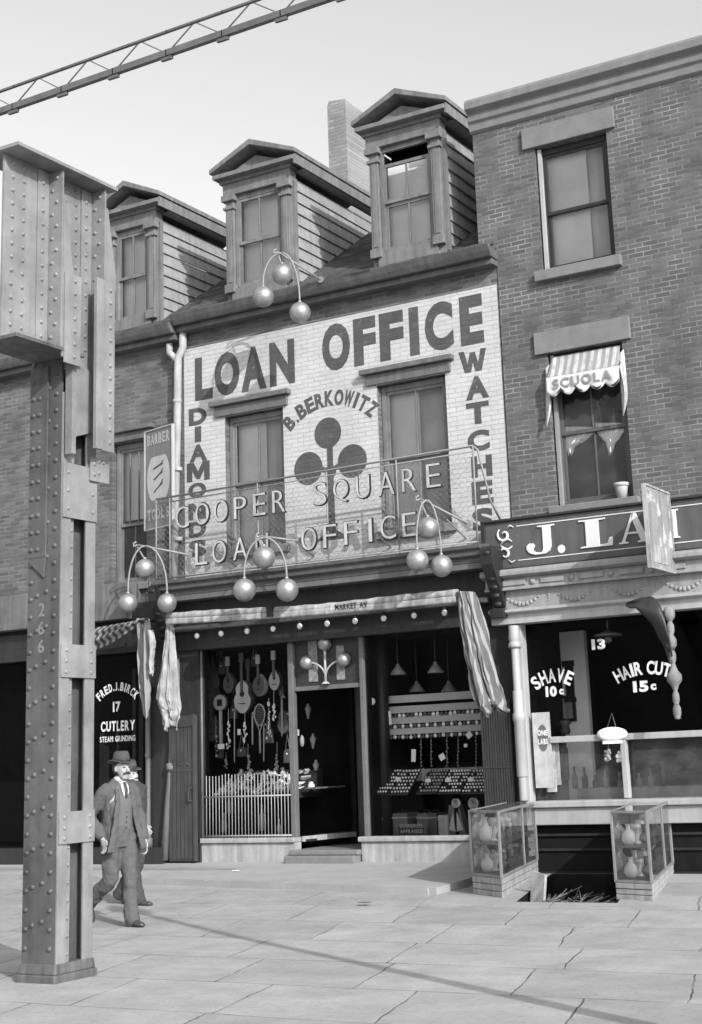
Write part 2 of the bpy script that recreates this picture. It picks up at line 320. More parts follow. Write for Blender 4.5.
    sb = n.nodes.new('ShaderNodeMath'); sb.operation = 'MULTIPLY_ADD'; sb.inputs[1].default_value = -.8; L(br.outputs['Fac'], sb.inputs[0]); L(n4.outputs['Fac'], sb.inputs[2]); L(sb.outputs[0], bp.inputs['Height']); L(bp.outputs[0], b.inputs['Normal'])
    return m
M['pave'] = pavement_mat()
M['strip'] = gm('sidewalk_strip_stone', .31, .9, .15, 2.5, bump=.2, bscale=30)
# ------------------------------------------------------------------ letters
GL = {}
OUT = {'M': [(0,0),(0,1),(.30,1),(.5,.5),(.70,1),(1,1),(1,0),(.76,0),(.76,.58),(.58,.1),(.42,.1),(.24,.58),(.24,0)],
       'N': [(0,0),(0,1),(.32,1),(.72,.42),(.72,1),(1,1),(1,0),(.68,0),(.28,.58),(.28,0)],
       'W': [(0,1),(.20,0),(.42,0),(.5,.45),(.58,0),(.80,0),(1,1),(.80,1),(.69,.38),(.59,.9),(.41,.9),(.31,.38),(.20,1)]}
def glyph(ch, bold):
    k = (ch, bold)
    if k in GL: return GL[k]
    cu = bpy.data.curves.new('g', 'FONT'); cu.body = ch; cu.size = 1; cu.offset = bold; cu.resolution_u = 4
    o = bpy.data.objects.new('g', cu); COL.objects.link(o)
    dg = bpy.context.evaluated_depsgraph_get(); me = bpy.data.meshes.new_from_object(o.evaluated_get(dg))
    bm = bmesh.new(); bm.from_mesh(me); bmesh.ops.remove_doubles(bm, verts=bm.verts, dist=1e-5)
    bm.verts.index_update(); vs = [(v.co.x, v.co.y) for v in bm.verts]; fs = [tuple(v.index for v in f.verts) for f in bm.faces]
    be = [(e.verts[0].index, e.verts[1].index) for e in bm.edges if len(e.link_faces) == 1]
    bm.free(); bpy.data.objects.remove(o); bpy.data.curves.remove(cu); bpy.data.meshes.remove(me)
    x0 = min(v[0] for v in vs); x1 = max(v[0] for v in vs); y0 = min(v[1] for v in vs); y1 = max(v[1] for v in vs)
    GL[k] = ([((v[0]-x0)/max(x1-x0, 1e-6), (v[1]-y0)/max(y1-y0, 1e-6)) for v in vs], fs, be, (x1-x0, y1-y0))
    return GL[k]
def put(mb, ch, org, ex, ez, w, h, depth=.004, bold=.02, nrm=(0,-1,0)):
    """glyph fitted into a w x h box: org = lower left corner, ex/ez = unit directions"""
    vs, fs, be, _ = glyph(ch, bold) if bold < 1 else (OUT[ch], [tuple(range(len(OUT[ch])))], [(i, (i+1) % len(OUT[ch])) for i in range(len(OUT[ch]))], None); org, ex, ez, nv = Vector(org), Vector(ex), Vector(ez), Vector(nrm)
    fr = [org+ex*(a*w)+ez*(b*h)+nv*depth for a, b in vs]; bk = [org+ex*(a*w)+ez*(b*h) for a, b in vs]; n = len(vs)
    mb.add(fr+bk, fs+[(a, b, b+n, a+n) for a, b in be])
def line(mb, txt, x0, x1, z0, z1, y, depth=.004, bold=.02, gap=.18):
    """a straight line of text along x filling x0..x1"""
    ws = []; h = z1-z0
    for c in txt:
        if c == ' ': ws.append(.45)
        elif c in '.,': ws.append(.2)
        else:
            g = glyph(c, bold)[3]; ws.append(max(g[0]/.73, .12))
    tot = sum(ws)+gap*(len(txt)-1); k = (x1-x0)/tot; x = x0
    for c, w_ in zip(txt, ws):
        if c in '.,': put(mb, c, (x, y, z0), (1,0,0), (0,0,1), w_*k, h*.2, depth, bold)
        elif c != ' ': put(mb, c, (x, y, z0), (1,0,0), (0,0,1), w_*k, h, depth, bold)
        x += (w_+gap)*k
def arc(mb, txt, p0, p1, p2, y, w, h, depth=.004, bold=.02):
    """letters on the circle through p0,p1,p2 (x,z), letter centres evenly spread from p0 to p2"""
    (ax, az), (bx, bz), (cx_, cz) = p0, p1, p2
    d = 2*(ax*(bz-cz)+bx*(cz-az)+cx_*(az-bz))
    ox = ((ax*ax+az*az)*(bz-cz)+(bx*bx+bz*bz)*(cz-az)+(cx_*cx_+cz*cz)*(az-bz))/d
    oz = ((ax*ax+az*az)*(cx_-bx)+(bx*bx+bz*bz)*(ax-cx_)+(cx_*cx_+cz*cz)*(bx-ax))/d
    r = math.hypot(ax-ox, az-oz); a0 = math.atan2(az-oz, ax-ox); a2 = math.atan2(cz-oz, cx_-ox)
    adv = [.55 if c in '. ' else (.6 if c in 'IJ1' else 1) for c in txt]; pos = []; t = 0
    for i, a in enumerate(adv):
        if i: t += (adv[i-1]+a)/2
        pos.append(t)
    for c, q in zip(txt, pos):
        if c == ' ': continue
        a = a0+(a2-a0)*q/pos[-1]; ez = Vector((math.cos(a), 0, math.sin(a))); ex = Vector((math.sin(a), 0, -math.cos(a)))
        ww = w*(.35 if c in 'I1' else .6 if c == 'J' else 1); hh = h
        if c == '.': ww, hh = w*.25, h*.25
        org = Vector((ox, y, oz))+ez*(r-h/2)-ex*(ww/2)
        put(mb, c, org, ex, ez, ww, hh, depth, bold)
# ------------------------------------------------------------------ ground
def hl(y): return -7.05-.29*(y-14.85)
def hr(y): return -5.9-.29*(y-14.85)
g = MB(); ys = [-220, 12, 14.85, 17.6, 320]; zs = [0, 0, .057, .112, .118]
for i in range(4):
    cut = [[-320, hl(max(y, 12)) if y < 18 else hl(17.6), hr(max(y, 12)) if y < 18 else hr(17.6), 320] for y in (ys[i], ys[i+1])]
    for j in range(3):
        if i == 2 and j == 1: continue
        g.add([(cut[0][j], ys[i], zs[i]), (cut[0][j+1], ys[i], zs[i]), (cut[1][j+1], ys[i+1], zs[i+1]), (cut[1][j], ys[i+1], zs[i+1])], [(0,1,2,3)])
tag(g.build('pavement', M['pave'], recalc=False), kind='structure')
def ye(x): return 16.2-(x+13.2)*.167
s = MB(); xs_ = [-30, -18, -16, -14, -12, -10, -9, -8.3]
for a, b in zip(xs_[:-1], xs_[1:]):
    A, B = ye(a), ye(b)
    zt = lambda y: .02*(y-12)+.075
    s.hexa([(a,A,0),(b,B,0),(b,17.99,0),(a,17.99,0),(a,A,zt(A)),(b,B,zt(B)),(b,17.99,.24),(a,17.99,.24)])
tag(s.build('raised_sidewalk', M['strip']), kind='structure')
k = MB()
kx = -16.5
while kx < -8.5:
    L_ = random.uniform(.35, 1.3); a = kx; kx += L_+.006; L_ = min(L_, -8.32-a)
    for x0 in (a,):
        A = ye(x0); B = ye(x0+L_); z = .02*(A-12)+.079+random.uniform(-.006, .006)
        k.hexa([(x0,A-.035,0),(x0+L_,B-.035,0),(x0+L_,B-.004,0),(x0,A-.004,0),(x0,A-.035,z),(x0+L_,B-.035,z),(x0+L_,B-.004,z),(x0,A-.004,z)])
tag(k.build('kerb', M['strip']), kind='structure')
# cellar way: pit with steps going down towards the building
p = MB(); F = lambda x, y, z: (x, y, z)
a0, a1, a2, a3 = (hl(14.85),14.85), (hr(14.85),14.85), (hr(17.6),17.6), (hl(17.6),17.6)
for A, B in ((a0,a1),(a1,a2),(a2,a3),(a3,a0)):
    za = .057 if A[1] < 16 else .112; zb = .057 if B[1] < 16 else .112
    p.add([(A[0],A[1],-2),(B[0],B[1],-2),(B[0],B[1],zb),(A[0],A[1],za)], [(0,1,2,3)])
p.add([(a0[0],a0[1],-1.9),(a1[0],a1[1],-1.9),(a2[0],a2[1],-1.9),(a3[0],a3[1],-1.9)], [(0,1,2,3)])
for i in range(7):
    y = 14.87+i*.26; z = -.13-.2*i
    p.hexa([(hl(y)+.01,y,z-.2),(hr(y)-.01,y,z-.2),(hr(y+.26)-.01,y+.26,z-.2),(hl(y+.26)+.01,y+.26,z-.2),(hl(y)+.01,y,z),(hr(y)-.01,y,z),(hr(y+.26)-.01,y+.26,z),(hl(y+.26)+.01,y+.26,z)])
tag(p.build('cellar_steps', gm('shade_dark_step', .015, .9, .5, 6, spec=.05)), kind='structure')  # near-black colour stands for the shade down in the pit
tag(MB().box(-60, 40, 17.62, 30, -.02, .13).build('building_plot', M['dark']), kind='structure')
# ------------------------------------------------------------------ windows
def sash_window(par, x0, x1, z0, z1, y, nm='window', cols=2, blind=True, lower_cols=None, frame=None, raised=0, bl=None, lb=None, mid=.5):
    """double hung window set back in an opening; frame part with sash, pane and blind sub-parts"""
    frame = frame or M['dormer']
    fr = MB(); t = .07
    fr.box(x0, x0+t, y, y+.09, z0, z1); fr.box(x1-t, x1, y, y+.09, z0, z1); fr.box(x0+t, x1-t, y, y+.09, z1-t*1.2, z1); fr.box(x0+t, x1-t, y-.02, y+.09, z0, z0+.05)
    f = fr.build(nm, frame, par, bevel=.006)
    X0, X1 = x0+t, x1-t; Z0, Z1 = z0+.05, z1-t*1.2; zm = Z0+(Z1-Z0)*mid
    for (a, b, yy, cc) in ((zm-.025, Z1, y+.02, cols), (Z0+raised, zm+.025+raised, y+.055, lower_cols or cols)):
        s_ = MB(); b = min(b, Z1); w = .042
        s_.box(X0, X0+w, yy, yy+.033, a, b); s_.box(X1-w, X1, yy, yy+.033, a, b); s_.box(X0+w, X1-w, yy, yy+.033, a, a+.05); s_.box(X0+w, X1-w, yy, yy+.033, b-.05, b)
        for c in range(1, cc):
            xc = X0+(X1-X0)*c/cc; s_.box(xc-.012, xc+.012, yy+.004, yy+.03, a+.05, b-.05)
        s_.build('sash', frame, f, bevel=.004)
        MB().add([(X0+w,yy+.016,a+.05),(X1-w,yy+.016,a+.05),(X1-w,yy+.016,b-.05),(X0+w,yy+.016,b-.05)], [(0,1,2,3)]).build('pane', M['pane'], f, recalc=False)
    if blind:
        n = 14; bd = MB()
        zb = Z0+.01+(raised if raised else 0)
        vs = []
        for i in range(n+1):
            x = X0+(X1-X0)*i/n; yo = .006*math.sin(i*1.7)
            vs += [(x, y+.14+yo, zb), (x, y+.14+yo*.3, Z1)]
        cut_ = int(n*random.uniform(.5, .66))
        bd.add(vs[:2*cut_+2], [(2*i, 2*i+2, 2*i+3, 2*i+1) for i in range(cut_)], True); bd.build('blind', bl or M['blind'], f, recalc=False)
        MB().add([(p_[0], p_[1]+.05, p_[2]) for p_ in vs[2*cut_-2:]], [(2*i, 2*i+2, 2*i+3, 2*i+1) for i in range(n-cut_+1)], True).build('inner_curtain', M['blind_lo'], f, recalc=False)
    return f
def lintel(par, x0, x1, z0, z1, y0, m, name='lintel', mould=True):
    l = MB().box(x0, x1, y0, YF, z0, z1)
    if mould: l.box(x0-.05, x1+.05, y0-.05, YF-.002, z1+.002, z1+.07)
    return l.build(name, m, par, bevel=.008)
# ------------------------------------------------------------------ pawn shop building
XG = -13.86
XL, XM = -14.1, -8.3                       # party lines
GZ = .24
pawn = thing('pawn_shop', 'narrow brick pawn shop with two dormers, whitewashed upper wall lettered LOAN OFFICE and dark shopfront', 'building', (-11.2, YF, GZ))
W1 = (-13.07, -11.99, 4.76, 6.86); W2 = (-10.33, -9.20, 4.76, 6.92)
wl = MB().sheet([XL, XM], [3.3, 8.62], [W1, W2], YF, .16)
wl.build('wall', M['brick_old'], pawn, recalc=False)
sd = MB().box(XL, XL+.2, YF+.2, 24, .13, 8.6).box(XM-.2, XM, YF+.2, 24, .13, 8.6).box(XL+.2, XM-.2, 23.8, 24, .13, 8.6)
sd.build('party_wall', M['dark'], pawn)
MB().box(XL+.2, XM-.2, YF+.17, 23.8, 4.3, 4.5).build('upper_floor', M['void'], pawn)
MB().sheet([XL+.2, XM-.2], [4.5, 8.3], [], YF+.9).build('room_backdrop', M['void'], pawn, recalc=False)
# whitewashed field
wf = MB().sheet([-13.86, XM-.012], [4.22, 8.08], [W1, W2], YF-.004)
field = wf.build('painted_field', M['white_brick'], pawn, recalc=False)
lt = MB()
def box_letter(ch, u0, v0, u1, v1, bold=.05, zt=None, zb=None, mbx=None):
    a = at(u0, v0); b = at(u1, v1); z1 = a.z if zt is None else zt; z0 = b.z if zb is None else zb
    put(mbx or lt, ch, (a.x, YF-.0045, z0), (1,0,0), (0,0,1), b.x-a.x, z1-z0, .003, bold)
for ch, u0, u1 in (('L',195,213),('O',214.5,240),('A',241,267),('N',269.5,295.5)):
    box_letter(ch, u0, 350, u1, 390, .055, 7.90, 7.20)
for ch, u0, u1 in (('O',321.5,350),('F',353,376),('F',379,404),('I',409,419.5),('C',424.5,454),('E',460,484.5)):
    box_letter(ch, u0, 320, u1, 340, .055, 8.00, 7.27)
for ch, u0, u1, v0, v1 in (('D',189,207,408,425),('I',195,201.5,426.5,442),('A',189.6,207.5,444.5,461.6),('M',187,210,462,481),('O',188.5,206.5,482.7,498),('N',188.6,206,503,519.6),('D',189,206.5,521.5,537),('S',189,206.5,540,557)):
    a = at((u0+u1)/2, v0); b = at((u0+u1)/2, v1); box_letter(ch, u0, v0, u1, v1, 2 if ch in 'MWN' else .05, a.z, b.z)
for ch, u0, u1, v0, v1 in (('W',458.5,487.6,350,372),('A',465,489.5,376,399),('T',466,490,402,424),('C',467,490.4,430,451),('H',471,493,455.5,477),('E',471.5,494,481,504),('S',472,494.5,508,531)):
    a = at((u0+u1)/2, v0); b = at((u0+u1)/2, v1); box_letter(ch, u0, v0, u1, v1, 2 if ch in 'MWN' else .05, a.z, b.z)
q = [at(289.5, 423), at(331, 398), at(372, 409)]
arc(lt, 'B.BERKOWITZ', *[(c.x, c.z) for c in q], YF-.0045, .155, .24, .003, .045)
def disc(mb, c, r, y, n=40): mb.add([(c.x+r*math.cos(2*math.pi*i/n), y, c.z+r*math.sin(2*math.pi*i/n)) for i in range(n)], [tuple(range(n))])
e1, e2, e3 = at(328, 433), at(308.5, 468.5), at(352.5, 461)
for c, r in ((e1, .235), (e2, .25), (e3, .25)): disc(lt, c, r, YF-.0075)
st0, st1 = at(330, 449), at(332, 540)
lt.add([(st0.x-.05,YF-.0065,st0.z+.1),(st0.x+.05,YF-.0065,st0.z+.1),(st0.x+.06,YF-.0065,st1.z+.15),(st0.x+.3,YF-.0065,st1.z),(st0.x-.3,YF-.0065,st1.z),(st0.x-.06,YF-.0065,st1.z+.15)], [(0,1,2,3,4,5)])
for e, sg in ((e2, 1), (e3, -1)):
    x = e.x+sg*.2
    lt.add([(x,YF-.006,e.z+.02),(x,YF-.006,e.z-.06),(st0.x,YF-.006,e.z-.16),(st0.x,YF-.006,e.z-.06)], [(0,1,2,3)])
disc(lt, Vector((st0.x, 0, e2.z-.1)), .1, YF-.0055)
lt.build('wall_lettering', M['letter_brick'], pawn, recalc=False)
for w in (W1, W2):
    f = sash_window(pawn, w[0]+.01, w[1]-.01, w[2]+.01, w[3]-.01, YF+.1, cols=2, lb=None)
    MB().box(w[0]-.08, w[1]+.08, YF-.1, YF+.1, w[2]-.12, w[2]).build('sill', M['stone'], f, bevel=.01)
    lm = MB().box(w[0]-.17, w[1]+.1, YF-.05, YF-.002, w[3]+.01, w[3]+.17)
    lm.box(w[0]-.24, w[1]+.16, YF-.12, YF-.003, w[3]+.172, w[3]+.25)
    lm.build('lintel', M['trim'], f, bevel=.01)
# gutter and roof
EV = 8.47
gt = MB().box(XG, XM+.03, 17.80, YF+.05, 8.33, 8.42).box(XG-.01, XM+.05, 17.70, 17.95, 8.422, 8.56)
gt.prism([(XG-.01,17.66,8.49),(XG-.01,17.70,8.43),(XG-.01,17.70,8.58),(XG-.01,17.62,8.58)], (XM+.07-XG+.01,0,0))
gt.build('gutter', M['tin'], pawn, bevel=.012)
rf = MB()
n = 30
vs = []
for i in range(n+1):
    x = XG+(XM-.02-XG)*i/n
    vs += [(x,17.64+random.uniform(-.03,.03),8.585+random.uniform(-.01,.015)),(x,18.2,8.82+random.uniform(-.01,.01)),(x,20.8,10.58),(x,24,10.9)]
rf.add(vs, [(4*i+j,4*i+4+j,4*i+5+j,4*i+1+j) for i in range(n) for j in range(3)])
roof = rf.build('roof', M['slate'], pawn, recalc=False, solid=.03)
cn = [at(326, 98, 21.5), at(345, 93, 21.5), at(368, 107, 21.5)]
xa, xb = cn[0].x+.02, cn[1].x; zc = 13.55
ch = MB().box(xa, xb, 21.5, 22.5, 10.4, zc-.09); ch.hexa([(xa,21.5,zc-.09),(xb,21.5,zc-.09),(xb,22.5,zc-.09),(xa,22.5,zc-.09),(xa+.02,21.52,zc+.03),(xb-.02,21.52,zc-.02),(xb-.02,22.48,zc-.04),(xa+.02,22.48,zc+.02)])
ch.build('chimney', brick('chimney_brick', .19, .27, .27, .6), roof)
# dormers
def dormer(par, x0, x1, zb, zt, y=18.1, L=2.9, peak=.40):
    """dormer part: cheeks, pilasters, pedimented roof, window"""
    xm = (x0+x1)/2
    d = MB().box(x0, x0+.10, y+.02, y+.1, zb, zt).box(x1-.10, x1, y+.02, y+.1, zb, zt).box(x0+.1, x1-.1, y+.02, y+.1, zt-.1, zt)
    d.box(x0+.1, x1-.1, y-.03, y+.1, zb-.25, zb+.04); d.box(x0, x0+.1, y+.02, y+.1, zb-.25, zb-.001); d.box(x1-.1, x1, y+.02, y+.1, zb-.25, zb-.001)
    dm = d.build('dormer', M['dormer'], par)
    # clapboard cheeks
    for xx, sg in ((x1, 1), (x0, -1)):
        c = MB(); nb = 9; hh = (zt+.02-zb+.0)/nb
        for i in range(nb+4):
            z = zb+(i-4)*hh*1.0 if False else zb+i*hh
            if z > zt: break
            za, zb_ = z+random.uniform(-.006,.004), min(z+hh, zt+.02); wz = random.uniform(-.02,.02)
            # the board's front bottom stands on the roof slope
            c.hexa([(xx, y+.1, za),(xx+sg*.034, y+.1, za),(xx+sg*.030, y+L, za+wz),(xx, y+L, za+wz),(xx, y+.1, zb_),(xx+sg*.004, y+.1, zb_),(xx+sg*.004, y+L, zb_),(xx, y+L, zb_)])
        c.build('clapboards', M['clap'], dm)
    MB().box(x1+.005, x1+.045, y+.06, y+.14, zb-.1, zt).build('corner_board', M['dormer'], dm); MB().box(x0-.045, x0-.005, y+.06, y+.14, zb-.1, zt).build('corner_board', M['dormer'], dm)
    # pilasters with caps and bases
    for a, b in ((x0-.02, x0+.17), (x1-.17, x1+.02)):
        q_ = MB().box(a+.02, b-.02, y-.04, y+.02, zb, zt-.16); q_.box(a+.055, b-.055, y-.052, y-.04, zb+.15, zt-.25)
        q_.box(a-.01, b+.01, y-.075, y+.018, zt-.30, zt-.25); q_.box(a-.03, b+.03, y-.1, y+.019, zt-.16, zt-.06); q_.box(a-.0, b+.0, y-.07, y+.017, zb-.02, zb+.12)
        q_.build('pilaster', M['dormer'], dm, bevel=.006)
    # entablature and pediment
    e0, e1_ = x0-.13, x1+.2
    en = MB().box(x0-.04, x1+.04, y-.06, y+.12, zt-.06, zt+.14); en.box(x0-.08, x1+.08, y-.1, y+.11, zt+.14, zt+.20); en.box(e0, e1_, y-.22, y+.1, zt+.2, zt+.27)
    en.build('entablature', M['dormer'], dm, bevel=.006)
    zz = zt+.27; zp = zz+peak-.1
    pd = MB().prism([(x0-.02,y-.05,zz),(x1+.02,y-.05,zz),(xm,y-.05,zp-.06)], (0,.08,0)); pd.build('pediment', M['dormer'], dm)
    MB().box(e1_+.0, e1_+.03, y-.2, y+L, zt+.13, zt+.285).build('added_eave_board', M['dormer'], dm); MB().box(x1+.01, e1_-.001, y+.11, y+L, zt+.12, zt+.135).build('soffit', M['dormer'], dm)  # board added to catch sun and grey the dark underside of the eave
    rr = MB()
    for sx_, ex_ in ((-1, e0-.05), (1, e1_+.05)):
        A = Vector((xm, y-.24, zp+.06)); B = Vector((ex_, y-.24, zz+.03)); t_ = Vector((0,0,.10))
        rr.hexa([A, B, B+Vector((0,L+.3,0)), A+Vector((0,L+.3,0)), A+t_, B+t_*.75, B+t_*.75+Vector((0,L+.3,0)), A+t_+Vector((0,L+.3,0))])
    rr.build('dormer_roof', M['dormer'], dm, bevel=.01)
    sash_window(dm, x0+.2, x1-.2, zb+.05, zt-.1, y+.03) if False else None
    return dm
def dormer_window(dm, x0, x1, z0, z1, y, open_top=0):
    fr = MB().box(x0, x0+.05, y, y+.06, z0, z1).box(x1-.05, x1, y, y+.06, z0, z1).box(x0+.05, x1-.05, y, y+.06, z1-.06, z1).box(x0+.05, x1-.05, y-.01, y+.06, z0, z0+.05)
    fr.build('window_frame', M['dormer'], dm)
    X0, X1, Z0, Z1 = x0+.05, x1-.05, z0+.05, z1-.06; zm = (Z0+Z1)/2-.02
    for a, b, yy in ((zm-.03, Z1-open_top, y+.012), (Z0, zm+.03-open_top*.3, y+.045)):
        s_ = MB().box(X0, X0+.045, yy, yy+.03, a, b).box(X1-.045, X1, yy, yy+.03, a, b).box(X0+.045, X1-.045, yy, yy+.03, a, a+.05).box(X0+.045, X1-.045, yy, yy+.03, b-.05, b)
        xc = (X0+X1)/2; s_.box(xc-.012, xc+.012, yy+.003, yy+.027, a+.05, b-.05); s_.build('sash', M['dormer'], dm)
        MB().add([(X0+.045,yy+.015,a+.05),(X1-.045,yy+.015,a+.05),(X1-.045,yy+.015,b-.05),(X0+.045,yy+.015,b-.05)], [(0,1,2,3)]).build('pane', M['pane'], dm, recalc=False)
    MB().add([(X0,y+.16,Z0),(X1,y+.16,Z0),(X1,y+.16,Z1-open_top),(X0,y+.16,Z1-open_top)], [(0,1,2,3)]).build('blind', M['blind'], dm, recalc=False)
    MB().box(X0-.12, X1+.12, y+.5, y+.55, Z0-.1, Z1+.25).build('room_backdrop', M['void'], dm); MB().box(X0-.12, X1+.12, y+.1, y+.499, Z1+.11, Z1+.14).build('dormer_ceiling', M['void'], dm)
D1 = (-13.05, -11.83, 8.90, 10.58); D2 = (-10.36, -9.15, 8.92, 10.72); D0 = (-15.52, -14.50, 8.78, 10.48)
for D, op in ((D1, 0), (D2, .2)):
    dm = dormer(pawn, *D); dormer_window(dm, D[0]+.16, D[1]-.16, D[2]+.04, D[3]-.08, 18.11, op)
# drainpipe with its forked head
dp = MB()
c0 = at(178, 353, 17.9); c1 = at(173.5, 590, 17.9)
dp.tube([(c0.x+.1,17.9,8.36),(c0.x+.1,17.9,8.1),(c0.x,17.9,7.93),(c0.x-.02,17.9,7.0),(c1.x,17.9,c1.z)], .062, 12)
dp.tube([(c0.x-.17,17.9,8.2),(c0.x-.17,17.9,8.05),(c0.x-.01,17.9,7.9)], .055, 12)
for z in (7.2, 6.1, 5.0): dp.lathe([(.068,0),(.074,.01),(.074,.05),(.068,.06)], (c0.x-.02, 17.9, z), 12)
dp.build('drainpipe', M['pipe'], pawn)
dl = MB(); A = at(176, 690, 17.85); B = at(164.5, 860, 17.8); Cc = at(172, 770, 17.83)
dl.tube([(A.x,17.85,3.2),A,(A.x,17.85,A.z-.3),Cc,B], .066, 12)
dl.lathe([(.07,0),(.09,.01),(.09,.09),(.07,.10)], (Cc.x, 17.83, Cc.z), 12); dl.build('drainpipe', M['pipe_low'], pawn)
# ---- shopfront
CY = 17.42                                 # front of the shop cornice
co = MB()
cx0, cx1 = -13.95, -8.52
def mould(mb, x0, x1, prof):               # profile of (y, z) swept along x
    mb.prism([(x0, y, z) for y, z in prof], (x1-x0, 0, 0))
mould(co, cx0, cx1, [(YF-.003,4.40),(CY,4.34),(CY,4.29),(CY+.05,4.26),(CY+.05,4.20),(CY+.12,4.17),(CY+.12,4.11),(YF-.003,4.11)])
co.build('cornice', M['trim_mid'], pawn, bevel=.006)
fa = MB(); mould(fa, cx0, cx1, [(YF-.003,4.108),(CY+.13,4.108),(CY+.13,4.03),(YF-.003,4.03)]); fa.build('cornice_band', M['trim'], pawn, bevel=.005)
MB().box(cx0, cx1, 17.82, YF-.003, 3.30, 4.028).build('fascia', M['trim_dark'], pawn, bevel=.006)
MB().box(cx0+.02, cx1-.05, 17.66, 17.818, 3.40, 3.47).build('lamp_rail', M['trim_mid'], pawn, bevel=.01)
for xx, m_ in ((cx1+.02, M['black']), (cx0-.16, M['black'])):
    cs = MB().prism([(xx,CY+.05,4.3),(xx,CY-.04,4.26),(xx,CY-.02,4.05),(xx,CY+.2,3.7),(xx,CY+.3,3.5),(xx,YF-.004,3.48),(xx,YF-.004,4.3)], (.17,0,0))
    for k_ in range(7): cs.sphere((xx+.085, CY-.02+.045*k_, 4.2-.11*k_), .05, 10, 6, (1.2,.7,.8))
    cs.box(xx-.02, xx+.19, CY+.2, YF-.005, 3.36, 3.478); cs.build('console', m_, pawn, bevel=.006)
# piers, posts
PB = .42                                   # top of the doorstep
MB().box(XL, -13.52, 17.86, 18.1, GZ, 3.3).build('pier', M['trim_dark'], pawn)
MB().box(-8.86, -8.36, 17.9, 18.1, GZ, 3.35).build('pier', M['trim_dark'], pawn)
po = MB().box(-11.97, -11.88, 17.93, 18.03, .56, 3.3); po.build('window_post', M['trim'], pawn, bevel=.01)
po = MB().box(-10.76, -10.69, 17.93, 18.03, .56, 3.3); po.build('window_post', M['trim'], pawn, bevel=.01)
MB().tube([(-13.5,17.9,.56),(-13.5,17.9,3.3)], .02, 8).build('window_post', M['trim'], pawn)
sp_ = MB(); sp_.tube([at(380.5,640,18.35),at(386,838,18.35)], .095, 12); sp_.build('iron_column', M['black'], pawn)
# risers (stone base) with their sills
for a, b, nm in ((-13.56, -11.88, 'riser'), (-10.80, -8.86, 'riser')):
    r_ = MB().box(a, b, 17.9, 18.06, GZ-.12, .50); r_.box(a-.03, b+.0, 17.86, 18.06, .502, .57); r_.build(nm, M['stucco'], pawn, bevel=.012)
r_ = MB().prism([(-11.88,18.062,.502),(-11.88,19.2,.502),(-11.62,19.2,.502),(-11.86,18.062,.502)], (0,0,.07)); r_.build('riser', M['stucco'], pawn)
ds = MB().box(-11.95, -10.82, 17.72, 19.3, .14, .33); ds.box(-11.93, -10.80, 17.80, 19.3, .332, .40); ds.build('doorstep', M['stone'], pawn, bevel=.015)
# shop floor, ceiling, back walls
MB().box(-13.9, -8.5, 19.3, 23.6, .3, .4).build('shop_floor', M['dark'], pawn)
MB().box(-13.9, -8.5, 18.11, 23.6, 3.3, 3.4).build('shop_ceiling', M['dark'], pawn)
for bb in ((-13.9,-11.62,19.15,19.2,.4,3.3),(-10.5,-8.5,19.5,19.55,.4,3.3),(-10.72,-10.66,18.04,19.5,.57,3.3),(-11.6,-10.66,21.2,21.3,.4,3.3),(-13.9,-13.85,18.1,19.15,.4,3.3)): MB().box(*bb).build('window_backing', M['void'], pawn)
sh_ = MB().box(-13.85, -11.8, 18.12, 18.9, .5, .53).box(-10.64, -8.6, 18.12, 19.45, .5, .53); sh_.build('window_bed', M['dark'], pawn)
for a, b in ((-13.48, -11.97), (-10.69, -8.86)):
    MB().add([(a,17.985,.57),(b,17.985,.57),(b,17.985,3.3),(a,17.985,3.3)], [(0,1,2,3)]).build('shop_window', M['glass'], pawn, recalc=False)
MB().add([(-11.9,18.03,.57),(-11.68,19.1,.57),(-11.68,19.1,3.3),(-11.9,18.03,3.3)], [(0,1,2,3)]).build('shop_window', M['glass'], pawn, recalc=False)
# transom panel above the door
tp = MB().box(-11.88, -10.76, 18.0, 18.06, 2.66, 3.3); 
tp.build('transom', gm('mottled_transom', .03, .5, .8, 25), pawn)
tb = MB().box(-11.88, -10.76, 17.96, 18.062, 2.6, 2.66); tb.build('transom_bar', M['trim'], pawn)
for u0, u1, v0, v1 in ((308,318,640,684),(336,345,646,684)):
    a, b = at(u0, v0, 17.99), at(u1, v1, 17.99); MB().box(a.x, b.x, 17.985, 17.998, 2.72, a.z).build('transom_card', gm('aged_placard', .2, .8, .6, 18), pawn)
# door leaf, ajar, with panel and little three-ball emblem
dz0, dz1 = .42, 2.56
dr = MB().box(-11.62, -11.50, 19.2, 19.3, .4, 3.2).box(-11.38, -11.30, 19.22, 19.28, dz0, dz1).box(-10.72, -10.66, 19.22, 19.28, dz0, dz1).box(-11.30, -10.72, 19.22, 19.28, dz0, .72).box(-11.30, -10.72, 19.22, 19.28, dz1-.1, dz1).box(-11.62,-10.66,19.22,19.29,dz1,3.2)
door = dr.build('door', M['varnish_dk'], pawn, bevel=.008)
MB().box(-11.22, -10.76, 19.30, 19.31, 1.0, 1.98).build('door_card', gm('dark_placard', .08, .7, .4, 8), door)
de = MB()
for x, z, r in ((-10.98,1.72,.06),(-11.12,1.58,.06),(-10.85,1.58,.06)): disc(de, Vector((x,0,z)), r, 19.296, 20)
de.box(-11.0,-10.97,19.29,19.297,1.45,1.66).box(-11.1,-10.85,19.29,19.297,1.42,1.45)
line(de, 'LOANS', -11.18, -10.82, 1.84, 1.91, 19.297, .003, .03); line(de, 'MONEY', -11.16, -10.84, 1.14, 1.20, 19.297, .003, .02)
de.build('door_emblem', gm('tarnished_gilt', .55, .6, .4, 10), door)
